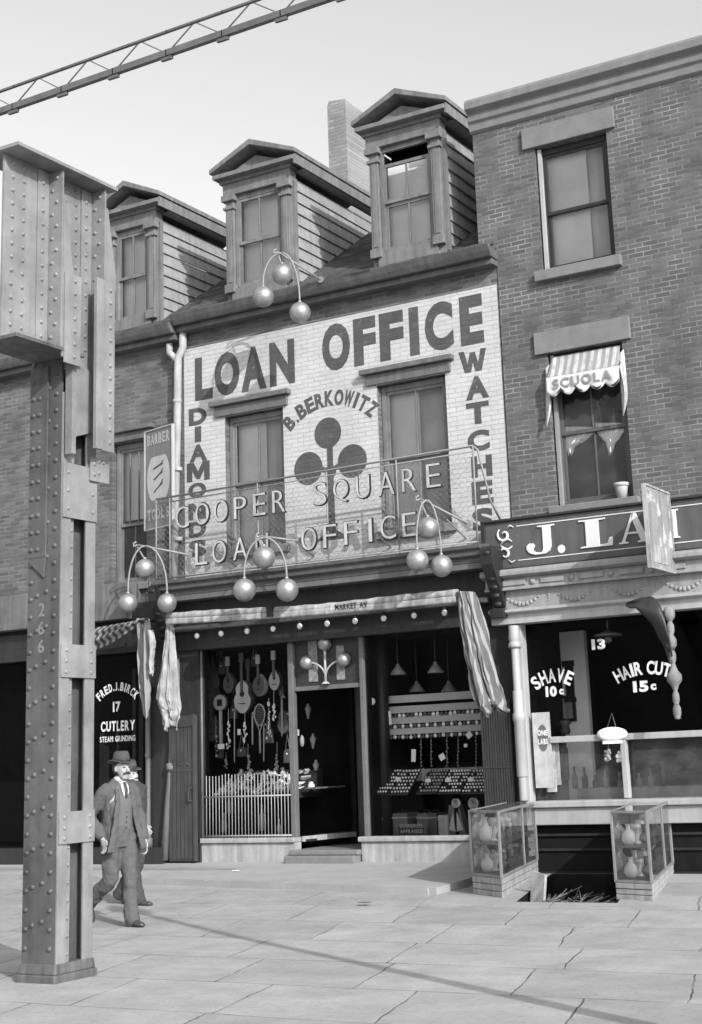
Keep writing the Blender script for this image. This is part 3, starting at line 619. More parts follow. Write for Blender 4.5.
# bars over the left window
gr = MB()
for i in range(26):
    x = -13.44+i*(1.44/25); gr.tube([(x,17.915,.57),(x+.004,17.915,1.46+random.uniform(-.02,.02))], .0065, 6)
gr.tube([(-13.48,17.915,1.15),(-11.95,17.915,1.15)], .013, 6); gr.tube([(-13.48,17.915,.6),(-11.95,17.915,.6)], .013, 6)
gr.build('window_grille', gm('light_bars', .30, .5, .15, 6), pawn)
# folded shutters
def shutter(name, x0, x1, y0, z0, z1, mat, ribs, label=None):
    o = MB().box(x0, x1, y0, y0+.05, z0, z1); w = (x1-x0)/ribs
    for i in range(ribs): o.box(x0+i*w+.006, x0+(i+1)*w-.006, y0-.012, y0-.001, z0+.03, z1-.03)
    return o
o = shutter('s', -14.02, -13.53, 17.78, .26, 2.34, M['wood'], 7); o.box(-14.03, -13.52, 17.755, 17.767, 2.18, 2.34); o.box(-14.03, -13.52, 17.76, 17.767, 1.53, 1.56); o.box(-13.56,-13.52,17.75,17.767,.26,2.36)
o.tube([(-13.58,17.76,1.3),(-13.62,17.72,1.28),(-13.62,17.72,1.12),(-13.58,17.76,1.1)], .012, 6)
for i in range(3): o.rivet((-13.95+i*.14, 17.766, 1.64), (0,-1,0), .018)
o.build('folded_shutter', M['wood'], pawn, bevel=.003)
o = shutter('s', -8.84, -8.40, 17.83, .4, 2.28, M['wood'], 12); o.box(-8.85, -8.39, 17.81, 17.818, 2.25, 2.30); o.box(-8.85, -8.39, 17.81, 17.818, 1.42, 1.44); o.build('folded_shutter', gm('ribbed_shutter', .035, .6, .3, 5, streak=.3), pawn, bevel=.003)
# ------------------------------------------------------------------ left (cutlery) building
cut = thing('cutlery_shop', 'old brick cutlery shop at the left edge with one dormer and lettered window', 'building', (-15.6, YF, GZ))
LX = -22.0; WL = (-15.33, -14.62, 4.45, 6.74)
MB().sheet([LX, XL-.002], [3.5, 8.5], [WL], YF, .16).build('wall', M['brick_old'], cut, recalc=False)
MB().box(LX, LX+.2, YF+.01, 24, .13, 8.5).box(LX+.2, XL-.01, 23.8, 24, .13, 8.5).build('party_wall', M['dark'], cut)
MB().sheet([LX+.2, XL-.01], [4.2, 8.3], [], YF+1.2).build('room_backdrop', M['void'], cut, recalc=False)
gt = MB().box(LX, XG-.03, 17.80, YF+.05, 8.22, 8.31).box(LX, XG-.02, 17.70, 17.95, 8.312, 8.45).prism([(LX,17.66,8.38),(LX,17.70,8.32),(LX,17.70,8.47),(LX,17.62,8.47)], (XG-.02-LX,0,0))
gt.build('gutter', M['tin'], cut, bevel=.012)
rf = MB(); vs = []; n = 30
for i in range(n+1):
    x = LX+(XG-.01-LX)*i/n; vs += [(x,17.64+random.uniform(-.03,.03),8.475+random.uniform(-.01,.015)),(x,18.2,8.74),(x,20.8,10.5),(x,24,10.8)]
rf.add(vs, [(4*i+j,4*i+4+j,4*i+5+j,4*i+1+j) for i in range(n) for j in range(3)]); rf.build('roof', M['slate'], cut, recalc=False, solid=.03)
dm = dormer(cut, *D0); dormer_window(dm, D0[0]+.16, D0[1]-.16, D0[2]+.04, D0[3]-.08, 18.11)
f = sash_window(cut, WL[0]+.01, WL[1]-.01, WL[2]+.01, WL[3]-.01, YF+.1, cols=3, blind=False, raised=.0, mid=.42, lower_cols=2)
MB().box(WL[0]+.05, WL[1]-.05, YF+.24, YF+.25, WL[2]+1.05, WL[3]-.1).build('blind', M['blind'], f)
MB().box(WL[0]-.08, WL[1]+.08, YF-.08, YF+.1, WL[2]-.12, WL[2]).build('sill', M['stone'], f, bevel=.01)
lm = MB().box(WL[0]-.1, WL[1]+.12, YF-.05, YF-.002, WL[3]+.01, WL[3]+.15); lm.box(WL[0]-.16, WL[1]+.18, YF-.12, YF-.003, WL[3]+.152, WL[3]+.22); lm.build('lintel', M['trim'], f, bevel=.01)
# shopfront of the cutlery shop
a, b = at(95, 575, 17.7), at(128, 610, 17.7)
MB().box(LX, b.x+.02, 17.62, YF-.003, 3.86, 4.42).build('fascia', gm('weathered_fascia', .13, .7, .3, 4, streak=.4), cut, bevel=.01)
MB().box(b.x+.03, XL-.03, 17.75, YF-.003, 3.8, 4.1).build('fascia', M['trim_dark'], cut, bevel=.01)
MB().box(LX, XL-.03, 17.80, YF-.003, 3.36, 3.80).build('fascia', M['trim_dark'], cut, bevel=.01)
MB().box(LX, XL-.005, 17.7, YF+.1, GZ-.1, .46).build('riser', M['trim_dark'], cut)
px_ = at(152, 700, 17.9)
MB().box(px_.x-.08, XL-.005, 17.86, 18.1, .46, 3.4).build('pier', M['trim_dark'], cut)
c_ = MB(); xx = at(148, 780, 17.8).x
c_.lathe([(.07,0),(.07,.12),(.045,.14),(.05,.2),(.038,.25),(.038,1.3),(.05,1.33),(.04,1.36),(.04,2.2),(.06,2.25),(.06,2.35)], (xx, 17.8, .46), 14); c_.build('colonnette', M['trim'], cut)
MB().add([(LX,17.95,.46),(px_.x-.08,17.95,.46),(px_.x-.08,17.95,3.4),(LX,17.95,3.4)], [(0,1,2,3)]).build('shop_window', M['glass'], cut, recalc=False)
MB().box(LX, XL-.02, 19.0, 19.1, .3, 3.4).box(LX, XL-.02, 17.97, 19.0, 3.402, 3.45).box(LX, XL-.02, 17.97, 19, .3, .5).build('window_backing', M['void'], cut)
rp = MB(); 
for i in range(9):
    x = -15.9+i*.17; h_ = random.uniform(.5, 2.3); rp.box(x, x+.06+random.random()*.07, 18.3+random.random()*.3, 18.7, .6+random.random()*.8, .9+h_)
rp.build('window_stock', gm('dim_stock', .035, .8, .5, 6), cut)
tx = MB(); q = [at(99, 697, 17.945), at(117, 686.5, 17.945), at(136, 695, 17.945)]
arc(tx, 'FRED.J.BIRCK', *[(c.x, c.z) for c in q], 17.945, .065, .13, .003, .03); tx.build('window_lettering', M['white'], cut, recalc=False); tx = MB()
a, b = at(113, 712, 17.945), at(120.5, 700, 17.945); line(tx, '17', a.x, b.x, a.z, a.z+.155, 17.945, .003, .03); tx.build('window_lettering', M['white'], cut, recalc=False); tx = MB()
a, b = at(101, 732, 17.945), at(135, 721.5, 17.945); line(tx, 'CUTLERY', a.x, b.x, a.z, a.z+.155, 17.945, .003, .03)
a, b = at(100, 742.5, 17.945), at(135.5, 735, 17.945); line(tx, 'STEAM GRINDING', a.x, b.x, a.z, a.z+.085, 17.945, .003, .02)
tx.build('window_lettering', M['white'], cut, recalc=False)
# ------------------------------------------------------------------ right (barber) building
bar = thing('barber_shop', 'tall red-brick-textured barber shop at the right with two sash windows and the gilded J. LA board', 'building', (-6, YF, GZ))
bar['label'] = 'tall brick barber shop at the right with two sash windows and a J. LA signboard'
XR = 1.5; BW = [(-7.60, -6.51, 8.12, 9.97), (-7.61, -6.52, 4.80, 6.93)]
XB = -8.56
MB().sheet([XM+.012, XR], [3.3, 10.5], BW, YF, .18).sheet([XB, XM+.012], [8.62, 10.5], [], YF).build('wall', M['brick_right'], bar, recalc=False)
MB().box(XB, XB+.3, YF+.01, 24, 8.7, 10.9).box(XR-.2, XR, YF+.01, 24, .13, 10.9).box(XB+.3, XR-.2, 23.8, 24, .13, 10.9).build('party_wall', M['brick_side'], bar)
MB().box(XB+.3, XR-.2, YF+.2, 23.8, 10.5, 10.7).build('roof', M['slate'], bar)
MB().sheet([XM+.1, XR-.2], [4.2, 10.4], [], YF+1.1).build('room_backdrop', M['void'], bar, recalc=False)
cn_ = MB()
mould(cn_, XB-.03, XR, [(YF,10.42),(YF-.05,10.46),(YF-.05,10.56),(YF-.09,10.6),(YF-.09,10.7),(YF-.18,10.76),(YF-.18,10.86),(YF-.14,10.92),(YF+.2,10.94)])
for x in (XB+.2,): pass
cn_.build('cornice', M['stone'], bar, bevel=.01)
for i, w in enumerate(BW):
    f = sash_window(bar, w[0]+.01, w[1]-.01, w[2]+.01, w[3]-.01, YF+.1, cols=1 if i == 0 else 2, blind=(i == 0), frame=M['trim_dark'] if i == 0 else M['trim_mid'], mid=.48)
    MB().box(w[0]-.09, w[1]+.09, YF-.1, YF+.1, w[2]-.15, w[2]).build('sill', M['stone'], f, bevel=.01)
    MB().box(w[0]-.17, w[1]+.14, YF-.05, YF-.002, w[3]+.005, w[3]+.32).build('lintel', M['stone'], f, bevel=.008)
    MB().box(w[0]+.03, w[0]+.075, YF+.03, YF+.09, w[2]+.01, w[3]-.02).build('lit_jamb_strip', M['cream'] if i == 0 else M['barber_trim'], f)  # pale strip on one jamb only, standing for its sunlit edge
# sign board
SY = 17.72
sb = MB().box(-8.60, XR, SY, YF-.003, 4.01, 4.64); board = sb.build('signboard', M['board'], bar, bevel=.006)
fr = MB().box(-8.62, XR, SY-.04, YF-.004, 4.642, 4.675).box(-8.62, -8.56, SY-.035, SY-.001, 4.01, 4.64).box(-8.62, XR, SY-.05, YF-.004, 3.987, 4.008); fr.build('board_frame', M['trim_dark'], board, bevel=.006)
ln = MB().box(-8.1, XR, SY-.008, SY-.001, 4.555, 4.567).box(-8.1, XR, SY-.008, SY-.001, 4.095, 4.107); ln.build('gilt_line', M['gilt_letter'], board)
def slab(ch, u0, u1, z0, z1, name='letter'):
    a, b = at(u0, 530, SY).x, at(u1, 530, SY).x; w, h = b-a, z1-z0; m_ = MB()
    def pl(pts): m_.prism([(a+x*w, SY-.001, z0+z*h) for x, z in pts], (0,-.022,0))
    if ch == 'L':
        pl([(.02,0),(.98,0),(1,.3),(.9,.3),(.82,.1),(.62,.07),(.6,.07),(.6,.93),(.8,.95),(.8,1),(0,1),(0,.95),(.2,.93),(.2,.07),(.02,.05)] )
    if ch == 'I':
        pl([(0,0),(1,0),(1,.05),(.72,.07),(.72,.93),(1,.95),(1,1),(0,1),(0,.95),(.28,.93),(.28,.07),(0,.05)])
    if ch == 'A':
        pl([(0,0),(.3,0),(.3,.05),(.2,.07),(.48,.86),(.52,1),(.45,1),(.09,.06),(0,.05)])
        pl([(.45,1.0),(.57,1.0),(.93,.06),(1,.05),(1,0),(.58,0),(.58,.05),(.68,.07),(.43,.84)])
        m_.box(a+.24*w, a+.66*w, SY-.018, SY-.002, z0+.3*h, z0+.37*h)
    if ch == 'J':
        pl([(.4,1),(1,1),(1,.95),(.86,.93),(.86,.26),(.8,.1),(.68,.02),(.5,0),(.5,.07),(.56,.14),(.57,.26),(.57,.93),(.4,.95)])
        pl([(.5,0),(.3,.0),(.1,.07),(.0,.2),(.0,.34),(.1,.42),(.25,.4),(.3,.3),(.22,.2),(.3,.1),(.5,.07)])
    return m_.build(name, M['gilt_letter'], board, bevel=.006)
slab('J', 526, 555, 4.145, 4.53); slab('L', 579, 613, 4.16, 4.53); slab('A', 618.5, 651, 4.16, 4.55); slab('I', 671, 680, 4.16, 4.53)
d_ = at(561.5, 549, SY); MB().lathe([(.055,0),(.05,.02),(.02,.028)], (d_.x, SY-.001, 4.19), 16, 'y').build('full_stop', M['gilt_letter'], board)
sc_ = MB(); cx_ = at(506, 545, SY).x
for sg in (1, -1):
    pts = []
    for i in range(26):
        t = i/25*2.1*math.pi; r_ = .10*(1-i/34); pts.append((cx_-.02+r_*math.cos(t+2.2*1), SY-.014, 4.33+sg*(.13-.0+r_*math.sin(t+2.2))))
    sc_.tube(pts, [.008+.012*math.sin(math.pi*i/25) for i in range(26)], 8)
    sc_.tube([(cx_-.08,SY-.012,4.33),(cx_-.03,SY-.014,4.33+sg*.05),(cx_+.04,SY-.014,4.33+sg*.07),(cx_+.1,SY-.014,4.33+sg*.03)], [.006,.016,.014,.005], 8)
    sc_.tube([(cx_+.03,SY-.012,4.33+sg*.21),(cx_+.08,SY-.014,4.33+sg*.25),(cx_+.13,SY-.012,4.33+sg*.22)], [.006,.012,.004], 8)
sc_.build('scroll', M['gilt_letter'], board)
# cornice of the barber shopfront: ledge, fluted band, swag frieze, beam
fz = MB(); mould(fz, -8.63, XR, [(YF-.004,3.985),(SY-.10,3.985),(SY-.12,3.94),(SY-.12,3.90),(SY-.04,3.87),(YF-.004,3.87)])
mould(fz, -8.60, XR, [(YF-.004,3.868),(SY-.02,3.868),(SY-.03,3.75),(SY-.06,3.74),(SY-.06,3.71),(YF-.004,3.71)])
for i in range(5):
    x = -8.45+i*.55; fz.lathe([(.045,0),(.03,-.02),(.01,-.03)], (x, SY-.031, 3.80), 12, 'y'); fz.box(x+.12, x+.45, SY-.05, SY-.029, 3.77, 3.84)
fz.build('ledge', M['barber_trim'], bar, bevel=.006)
fr_ = MB().box(-8.52, XR, SY+.03, YF-.004, 3.46, 3.708)
for i in range(6):
    x0 = -8.36+i*.74
    for k_ in range(11):
        t = k_/10; fr_.sphere((x0+t*.56, SY+.03, 3.64-.12*math.sin(math.pi*t)), .012+.022*math.sin(math.pi*t), 8, 6, (1,.7,1))
    for k_ in range(4): fr_.sphere((x0+.65, SY+.03, 3.65-.035*k_), .022-.003*k_, 8, 6, (1,.7,1))
fr_.build('swag_frieze', M['barber_trim'], bar)
bm_ = MB(); mould(bm_, -8.56, XR, [(YF-.004,3.457),(SY-.06,3.457),(SY-.06,3.42),(SY+.02,3.39),(SY+.02,3.27),(YF-.004,3.27)]); bm_.build('beam', M['cream'], bar, bevel=.006)
# pillar, rail, posts, ledge
pl_ = MB().box(-8.33, -8.17, 17.82, 17.98, .26, 3.27)
pl_.lathe([(.065,.0),(.09,.02),(.09,.06),(.07,.09),(.085,.14),(.075,.19),(.075,.3)], (-8.25, 17.78, 2.95), 16); pl_.lathe([(.07,0),(.07,.7),(.085,.72),(.085,.8),(.07,.82),(.07,1.1)], (-8.25, 17.78, 1.3), 16)
pl_.tube([(-8.25,17.78,1.0),(-8.25,17.78,2.97)], .055, 14); pl_.build('pillar', M['cream'], bar, bevel=.008)
RLZ = 1.77
rl = MB().box(-7.87, XR, 17.85, 17.93, RLZ-.06, RLZ+.02); rl.build('rail', M['cream'], bar, bevel=.008)
MB().box(-6.90, -6.83, 17.84, 17.94, 1.0, RLZ-.061).build('rail_post', M['cream'], bar, bevel=.006)
lg = MB().box(-8.12, XR, 17.55, 17.985, .915, .99).box(-8.08, XR, 17.60, 17.70, .70, .913); lg.build('window_ledge', M['cream'], bar, bevel=.01)
MB().box(-8.36, XR, 17.72, 17.8, -2, .91).build('cellar_front', gm('shade_dark_board', .014, .9, .3, 4, spec=.05), bar)  # coloured near black to stand for shade in the cellar opening
bx = MB()
for z in (.56, .38): bx.box(-8.3, -5, 17.69, 17.718, z, z+.03)
bx.build('cellar_panel', gm('dark_rail', .03, .8, .3, 5, spec=.1), bar)  # dark rails crossing the cellar front
MB().add([(-8.17,17.99,1.76),(XR,17.99,1.76),(XR,17.99,3.27),(-8.17,17.99,3.27)], [(0,1,2,3)]).build('shop_window', M['glass'], bar, recalc=False)
MB().add([(-8.17,17.988,.99),(XR,17.988,.99),(XR,17.988,1.758),(-8.17,17.988,1.758)], [(0,1,2,3)]).build('shop_window', M['pane_low'], bar, recalc=False)
# barber interior
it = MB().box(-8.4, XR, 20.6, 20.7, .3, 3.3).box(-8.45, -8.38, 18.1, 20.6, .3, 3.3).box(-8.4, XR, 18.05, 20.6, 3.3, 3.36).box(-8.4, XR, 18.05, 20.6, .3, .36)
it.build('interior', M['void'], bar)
a, b = at(553, 640, 19.4), at(584, 640, 19.4)
MB().box(a.x, b.x, 19.4, 19.5, .5, 3.25).build('plaster_partition', M['wall_pale'], bar)
MB().box(-7.7, XR, 18.25, 18.9, .5, 1.12).build('window_counter', gm('dim_counter', .34, .7, .4, 5), bar)
tx = MB()
q = [at(536, 683, 17.98), at(552, 675.5, 17.98), at(569, 678, 17.98)]; arc(tx, 'SHAVE', *[(c.x, c.z) for c in q], 17.98, .10, .18, .003, .03)
a, b = at(546, 697, 17.98), at(556.5, 687, 17.98); line(tx, '10', a.x, b.x, a.z, a.z+.135, 17.98, .003, .05)
a, b = at(559.5, 695.5, 17.98), at(563.5, 690, 17.98); line(tx, 'c', a.x, b.x, a.z+.01, a.z+.085, 17.98, .003, .05)
tx.build('window_lettering', M['white'], bar, recalc=False); tx = MB()
q = [at(618.5, 676, 17.98), at(642, 668, 17.98), at(667, 670, 17.98)]; arc(tx, 'HAIR CUT', *[(c.x, c.z) for c in q], 17.98, .105, .17, .003, .03)
a, b = at(633.5, 692.5, 17.98), at(648, 682, 17.98); line(tx, '15', a.x, b.x, a.z, a.z+.14, 17.98, .003, .05)
a, b = at(651, 691, 17.98), at(656, 684, 17.98); line(tx, 'c', a.x, b.x, a.z+.01, a.z+.09, 17.98, .003, .05)
tx.build('window_lettering', M['white'], bar, recalc=False); tx = MB()
a, b = at(592, 650, 17.98), at(605, 640, 17.98); line(tx, '13', a.x, b.x, a.z, a.z+.135, 17.98, .003, .05)
tx.build('window_lettering', M['white'], bar, recalc=False)

# ================================================================== THINGS
def atz(u, v, z):
    r = ray(u, v); t = (z-Hc)/r.z; return Vector((r.x*t, r.y*t, z))
# ------------------------------------------------------------------ elevated railway column
ecx, ecy = -8.35, 9.15
el = thing('elevated_railway_column', 'riveted iron elevated railway column with plate girder, nearest thing at the left edge', 'iron column', (-8.7, 9.36, 0))
m_ = MB().box(ecx-.345, ecx-.0, ecy, ecy+.02, 0, 5.1)
for i in range(34):
    z = .25+i*.145
    m_.rivet((ecx-.055, ecy, z), (0,-1,0), .022); 
    if i % 2: m_.rivet((ecx-.14, ecy, z+.06), (0,-1,0), .022); m_.rivet((ecx-.24, ecy, z+.03), (0,-1,0), .022)
    m_.rivet((ecx-.31, ecy, z), (0,-1,0), .022)
m_.build('channel', M['iron_face'], el)
m_ = MB().box(ecx-.345, ecx, ecy+.40, ecy+.42, 0, 5.1); m_.build('channel', M['iron'], el)
for nm, y0, y1 in (('flange', ecy+.0, ecy+.11), ('flange', ecy+.30, ecy+.42)):
    f_ = MB().box(ecx+.001, ecx+.02, y0, y1, .02, 4.75)
    f_.build(nm, M['iron'], el, bevel=.003)
f_ = MB().box(ecx-.02, ecx-.005, ecy+.11, ecy+.17, .1, 4.2)
for i in range(30): f_.rivet((ecx-.005, ecy+.145, .2+i*.135), (1,0,0), .018)
f_.build('angle_bar', M['iron'], el)
MB().box(ecx-.12, ecx-.10, ecy+.02, ecy+.4, .0, 5.0).build('diaphragm', M['iron_dark'], el)
for v0, v1 in ((466,520),(645,678),(811,843)):
    za, zb = at(76, v1, ecy+.2).z, at(76, v0, ecy+.2).z
    b_ = MB().box(ecx+.021, ecx+.036, ecy+.0, ecy+.42, za, zb)
    for yy in (.055, .36):
        for k in range(3): b_.rivet((ecx+.036, ecy+yy, za+(zb-za)*(.17+.33*k)), (1,0,0), .018)
    b_.build('batten_plate', M['iron'], el, bevel=.003)
bs_ = MB().box(ecx-.37, ecx+.04, ecy-.04, ecy+.46, -.02, .06); bs_.hexa([(ecx-.36,ecy-.03,.06),(ecx+.03,ecy-.03,.06),(ecx+.03,ecy+.45,.06),(ecx-.36,ecy+.45,.06),(ecx-.345,ecy-.02,.14),(ecx+.03,ecy-.02,.14),(ecx+.03,ecy+.43,.14),(ecx-.345,ecy+.43,.14)])
bs_.build('base_plate', M['iron_dark'], el, bevel=.01)
# cover plate and angle on the front face (upper half)
c_ = MB().box(ecx-.34, ecx-.14, ecy-.02, ecy-.001, 3.35, 5.0); c_.hexa([(ecx-.34,ecy-.02,3.33),(ecx-.16,ecy-.02,3.18),(ecx-.16,ecy-.001,3.18),(ecx-.34,ecy-.001,3.33),(ecx-.34,ecy-.02,3.348),(ecx-.14,ecy-.02,3.348),(ecx-.14,ecy-.001,3.348),(ecx-.34,ecy-.001,3.348)])
for i in range(11):
    c_.rivet((ecx-.23, ecy-.02, 3.42+i*.145), (0,-1,0), .022); c_.rivet((ecx-.30, ecy-.02, 3.42+i*.145), (0,-1,0), .022)
c_.build('cover_plate', M['iron_face'], el, bevel=.003)
nb = MB()
for k, ch_ in enumerate('266'):
    put(nb, ch_, (ecx-.225, ecy-.0005, 2.86-k*.15), (1,0,0), (0,0,1), .07, .11, .002, .02)
nb.build('stencilled_number', gm('faded_stencil', .17, .8, .2, 9), el, recalc=False)
# plate girder over the column, running away from the street towards the houses
gx = ecx; gz0, gz1 = 5.08, 6.70
w_ = MB().box(gx-.02, gx, 8.42, 9.62, gz0, gz1-.02)
for yy in [8.55+.0]+[8.68, 9.2, 9.33]:
    for i in range(13): w_.rivet((gx, yy-.03, gz0+.12+i*.118), (1,0,0), .02)
w_.build('girder_web', M['iron'], el)
MB().box(gx-.30, gx+.21, 8.36, 9.62, gz1-.018, gz1+.012).build('top_flange', M['iron'], el)
MB().box(gx-.30, gx+.17, 8.42, 9.25, gz0-.03, gz0-.001).build('bottom_flange', M['iron_dark'], el)
for yy, zb in ((8.95, gz0+.001), (9.5, gz0-.3)):
    s_ = MB().box(gx+.001, gx+.145, yy, yy+.016, zb, gz1-.03)
    for i in range(14):
        s_.rivet((gx+.05+.05*(i % 2), yy, gz0+.1+i*.11), (0,-1,0), .018)
    s_.box(gx+.145, gx+.16, yy-.0, yy+.02, zb, gz1-.03)
    s_.build('stiffener', M['iron'], el)
    w2 = MB().box(gx+.001, gx+.014, yy-.14, yy-.005, zb, gz1-.03); 
    for i in range(12): w2.rivet((gx+.014, yy-.08, gz0+.1+i*.125), (1,0,0), .019)
    w2.build('web_angle', M['iron'], el)
# tapering gussets beyond the stiffeners and the hanging bracket bars
for yy, d_, zt_, zb_ in ((8.968, .22, 6.45, 5.0), (9.52, .13, 6.5, 5.75)):
    gq = MB().prism([(gx+.15,yy,zt_),(gx+.15,yy+.02,zt_),(gx+.15,yy+d_,zb_+.15),(gx+.15,yy+d_,zb_),(gx+.15,yy,zb_)], (.014,0,0))
    gq.build('gusset', M['iron'], el)
hb = MB().box(gx+.165, gx+.18, 9.36, 9.62, 4.27, 5.80)
for i in range(13): hb.rivet((gx+.18, 9.56, 4.35+i*.115), (1,0,0), .02)
hb.box(gx+.18, gx+.20, 9.36, 9.45, 4.27, 5.80); hb.build('hanger_plate', M['iron'], el, bevel=.002)
hb = MB().box(gx+.165, gx+.18, 8.98, 9.18, 4.95, 5.75)
for i in range(7): hb.rivet((gx+.18, 9.10, 5.02+i*.112), (1,0,0), .02)
hb.build('hanger_plate', M['iron'], el, bevel=.002)
kb = MB().hexa([(gx+.03,9.2,4.35),(gx+.05,9.2,4.35),(gx+.05,9.5,4.45),(gx+.03,9.5,4.45),(gx+.03,9.2,5.05),(gx+.05,9.2,5.05),(gx+.05,9.5,4.98),(gx+.03,9.5,4.98)])
kb.box(gx+.04, gx+.12, 9.15, 9.2, 4.2, 5.07); kb.build('knee_plate', M['iron'], el, bevel=.003)
kb = MB().box(gx+.04, gx+.06, 9.46, 9.7, 4.02, 4.22)
for a_, b_ in ((9.5,4.08),(9.5,4.17),(9.56,4.2),(9.62,4.2),(9.56,4.1)): kb.rivet((gx+.06, a_, b_), (1,0,0), .02)
kb.build('knee_plate', M['iron'], el, bevel=.003)
# ------------------------------------------------------------------ lattice girder overhead
lg_ = thing('lattice_girder', 'thin iron lattice girder crossing the sky at the upper left', 'girder', (-8, 9.6, 7.8))
def arch(x): return 7.83+.06*math.sin((x+10)/4)
n = 24; X = [-15+i*.62 for i in range(n+1)]
for nm, dz, w, h in (('bottom_chord', 0, .05, .06), ('top_chord', .215, .03, .02)):
    t_ = MB()
    for a, b in zip(X[:-1], X[1:]): t_.bar((a,9.6,arch(a)+dz), (b+.01,9.6,arch(b)+dz), w, h)
    if dz == 0:
        for x in X[2::1]: t_.box(x-.06, x+.06, 9.585, 9.615, arch(x)-.065, arch(x)-.03)
    t_.build(nm, M['iron_thin'], lg_)
for i in range(n):
    a, b = X[i], X[i+1]; mid = (a+b)/2
    MB().bar((a,9.6,arch(a)), (mid,9.6,arch(mid)+.215), .010).bar((mid,9.6,arch(mid)+.215), (b,9.6,arch(b)), .010).build('lattice_bar', M['iron_thin'], lg_)
# ------------------------------------------------------------------ street lamp out of frame whose shadow crosses the flagstones
sl_ = thing('street_lamp', 'tall iron street lamp at the right whose thin shadow crosses the flagstones', 'street lamp', (-1.15, 7.42, 0))
MB().lathe([(.16,0),(.16,.3),(.10,.45),(.085,.6),(.065,3.0),(.05,6.0),(.05,6.1)], (-1.15,7.42,0), 14).build('post', M['iron_dark'], sl_)
MB().lathe([(.05,6.1),(.14,6.2),(.18,6.5),(.1,6.65),(.02,6.8)], (-1.15,7.42,0), 14).build('lantern', M['iron_dark'], sl_)
# ------------------------------------------------------------------ three ball signs
GB = 'hanging three-ball pawn signs'
def ball_sign(label, b1, b2, b3, hook, root, ry, rad, y2=16.95):
    q2 = at(b2[0], b2[1], y2); q3 = atz(b3[0], b3[1], q2.z)
    if not (15.9 < q3.y < 17.22): q3 = at(b3[0], b3[1], 17.2 if q3.y > 17 else 16.0)
    ym = (q2.y+q3.y)/2; q1 = at(b1[0], b1[1], ym); top = at(hook[0], hook[1], ym); rt = at(root[0], root[1], ry)
    t = thing('three_ball_sign', label, 'pawn sign', rt, GB)
    a_ = MB(); c = [top+Vector((-.02,0,.05)), top+Vector((-.06,-.02,.03)), top+Vector((-.05,-.03,-.02)), top]
    a_.tube(c, .014, 8); a_.tube([top, rt], .016, 8); a_.lathe([(.05,-.01),(.05,.01)], rt, 10, 'y'); a_.build('bracket', M['wire'], t)
    jn = top+Vector((0,0,-.03))
    for q in (q2, q3):
        d = Vector((q.x-q1.x, q.y-q1.y, 0)); pts = []
        for i in range(13):
            th = math.pi/2*i/12; e = q+Vector((0,0,rad)); hgt = jn.z-(q.z+rad)-.05
            base = Vector((q1.x, q1.y, e.z+.05)); pts.append(base+d*math.sin(th)+Vector((0,0,hgt*math.cos(th))))
        pts.append(q+Vector((0,0,rad-.01))); MB().tube(pts, .014, 8).build('yoke', M['wire'], t)
    MB().tube([jn, q1+Vector((0,0,rad-.01))], .012, 8).build('link', M['wire'], t)
    for q in (q1, q2, q3):
        s_ = MB().sphere((0,0,0), rad, 32, 20); s_.lathe([(rad*.999,-.004),(rad*1.014,-.002),(rad*1.014,.002),(rad*.999,.004)], (0,0,0), 32)
        s_.lathe([(.02,rad-.005),(.03,rad+.01),(.015,rad+.03)], (0,0,0), 10)
        s_.v = [v_+q for v_ in s_.v]; s_.build('ball', M['gilt'], t)
ball_sign('gilded three-ball sign hanging from the gutter below the middle dormer', (282.2,274.2), (263.4,296.7), (300,312.5), (277.8,252), (320.7,279.6), 17.62, .155)
ball_sign('gilded three-ball sign at the drainpipe end, leftmost of those under the mesh fence', (144.8,568.6), (128,603), (167,603), (137.5,545), (190,555), 17.45, .143)
ball_sign('gilded three-ball sign in front of the word LOAN on the mesh fence', (264,557.5), (244.5,590), (287,590), (260.5,536), (299.6,541), 17.45, .162)
ball_sign('gilded three-ball sign at the right end of the mesh fence near the J. LA board', (428,528), (417.5,560.5), (441.7,566), (420.5,499), (468,523.5), 17.45, .148)
# ------------------------------------------------------------------ mesh fence with raised letters
FY = 17.44
fe = thing('mesh_fence_sign', 'wire mesh balcony fence with raised COOPER SQUARE LOAN OFFICE letters above the shop cornice', 'fence sign', (-11.2, FY, 4.36))
fx0, fx1, fz0, fz1 = -13.98, -8.55, 4.37, 5.62
def fzt(x): return 5.60+(x-fx0)/(fx1-fx0)*.08
rl = MB().tube([(fx0,FY,fzt(fx0)),(fx1,FY,fzt(fx1)),(fx1+.05,FY+.04,fzt(fx1)-.05),(fx1+.1,FY+.25,4.95),(fx1+.12,YF-.05,4.7)], .016, 8); rl.build('top_rail', M['wire'], fe)
MB().tube([(fx0,FY,fzt(fx0)-.075),(fx1,FY,fzt(fx1)-.075)], .009, 6).build('top_rail', M['wire'], fe)
MB().tube([(fx0,FY,fz0),(fx1,FY,fz0)], .012, 6).build('bottom_rail', M['wire'], fe)
for x in (fx0, -13.72, -12.1, -10.9, -9.75, fx1):
    MB().tube([(x,FY,fz0-.02),(x,FY,fzt(x))], .012, 6).build('fence_post', M['wire'], fe)
for x in (-12.9, -11.5, -10.2, -9.0):
    MB().tube([(x,FY+.01,fz0+.35),(x,YF-.004,fz0+.15)], .010, 6).build('stay', M['wire'], fe)
mh = MB(); sp = .092; H_ = fz1-.03-fz0; k = fx0-H_
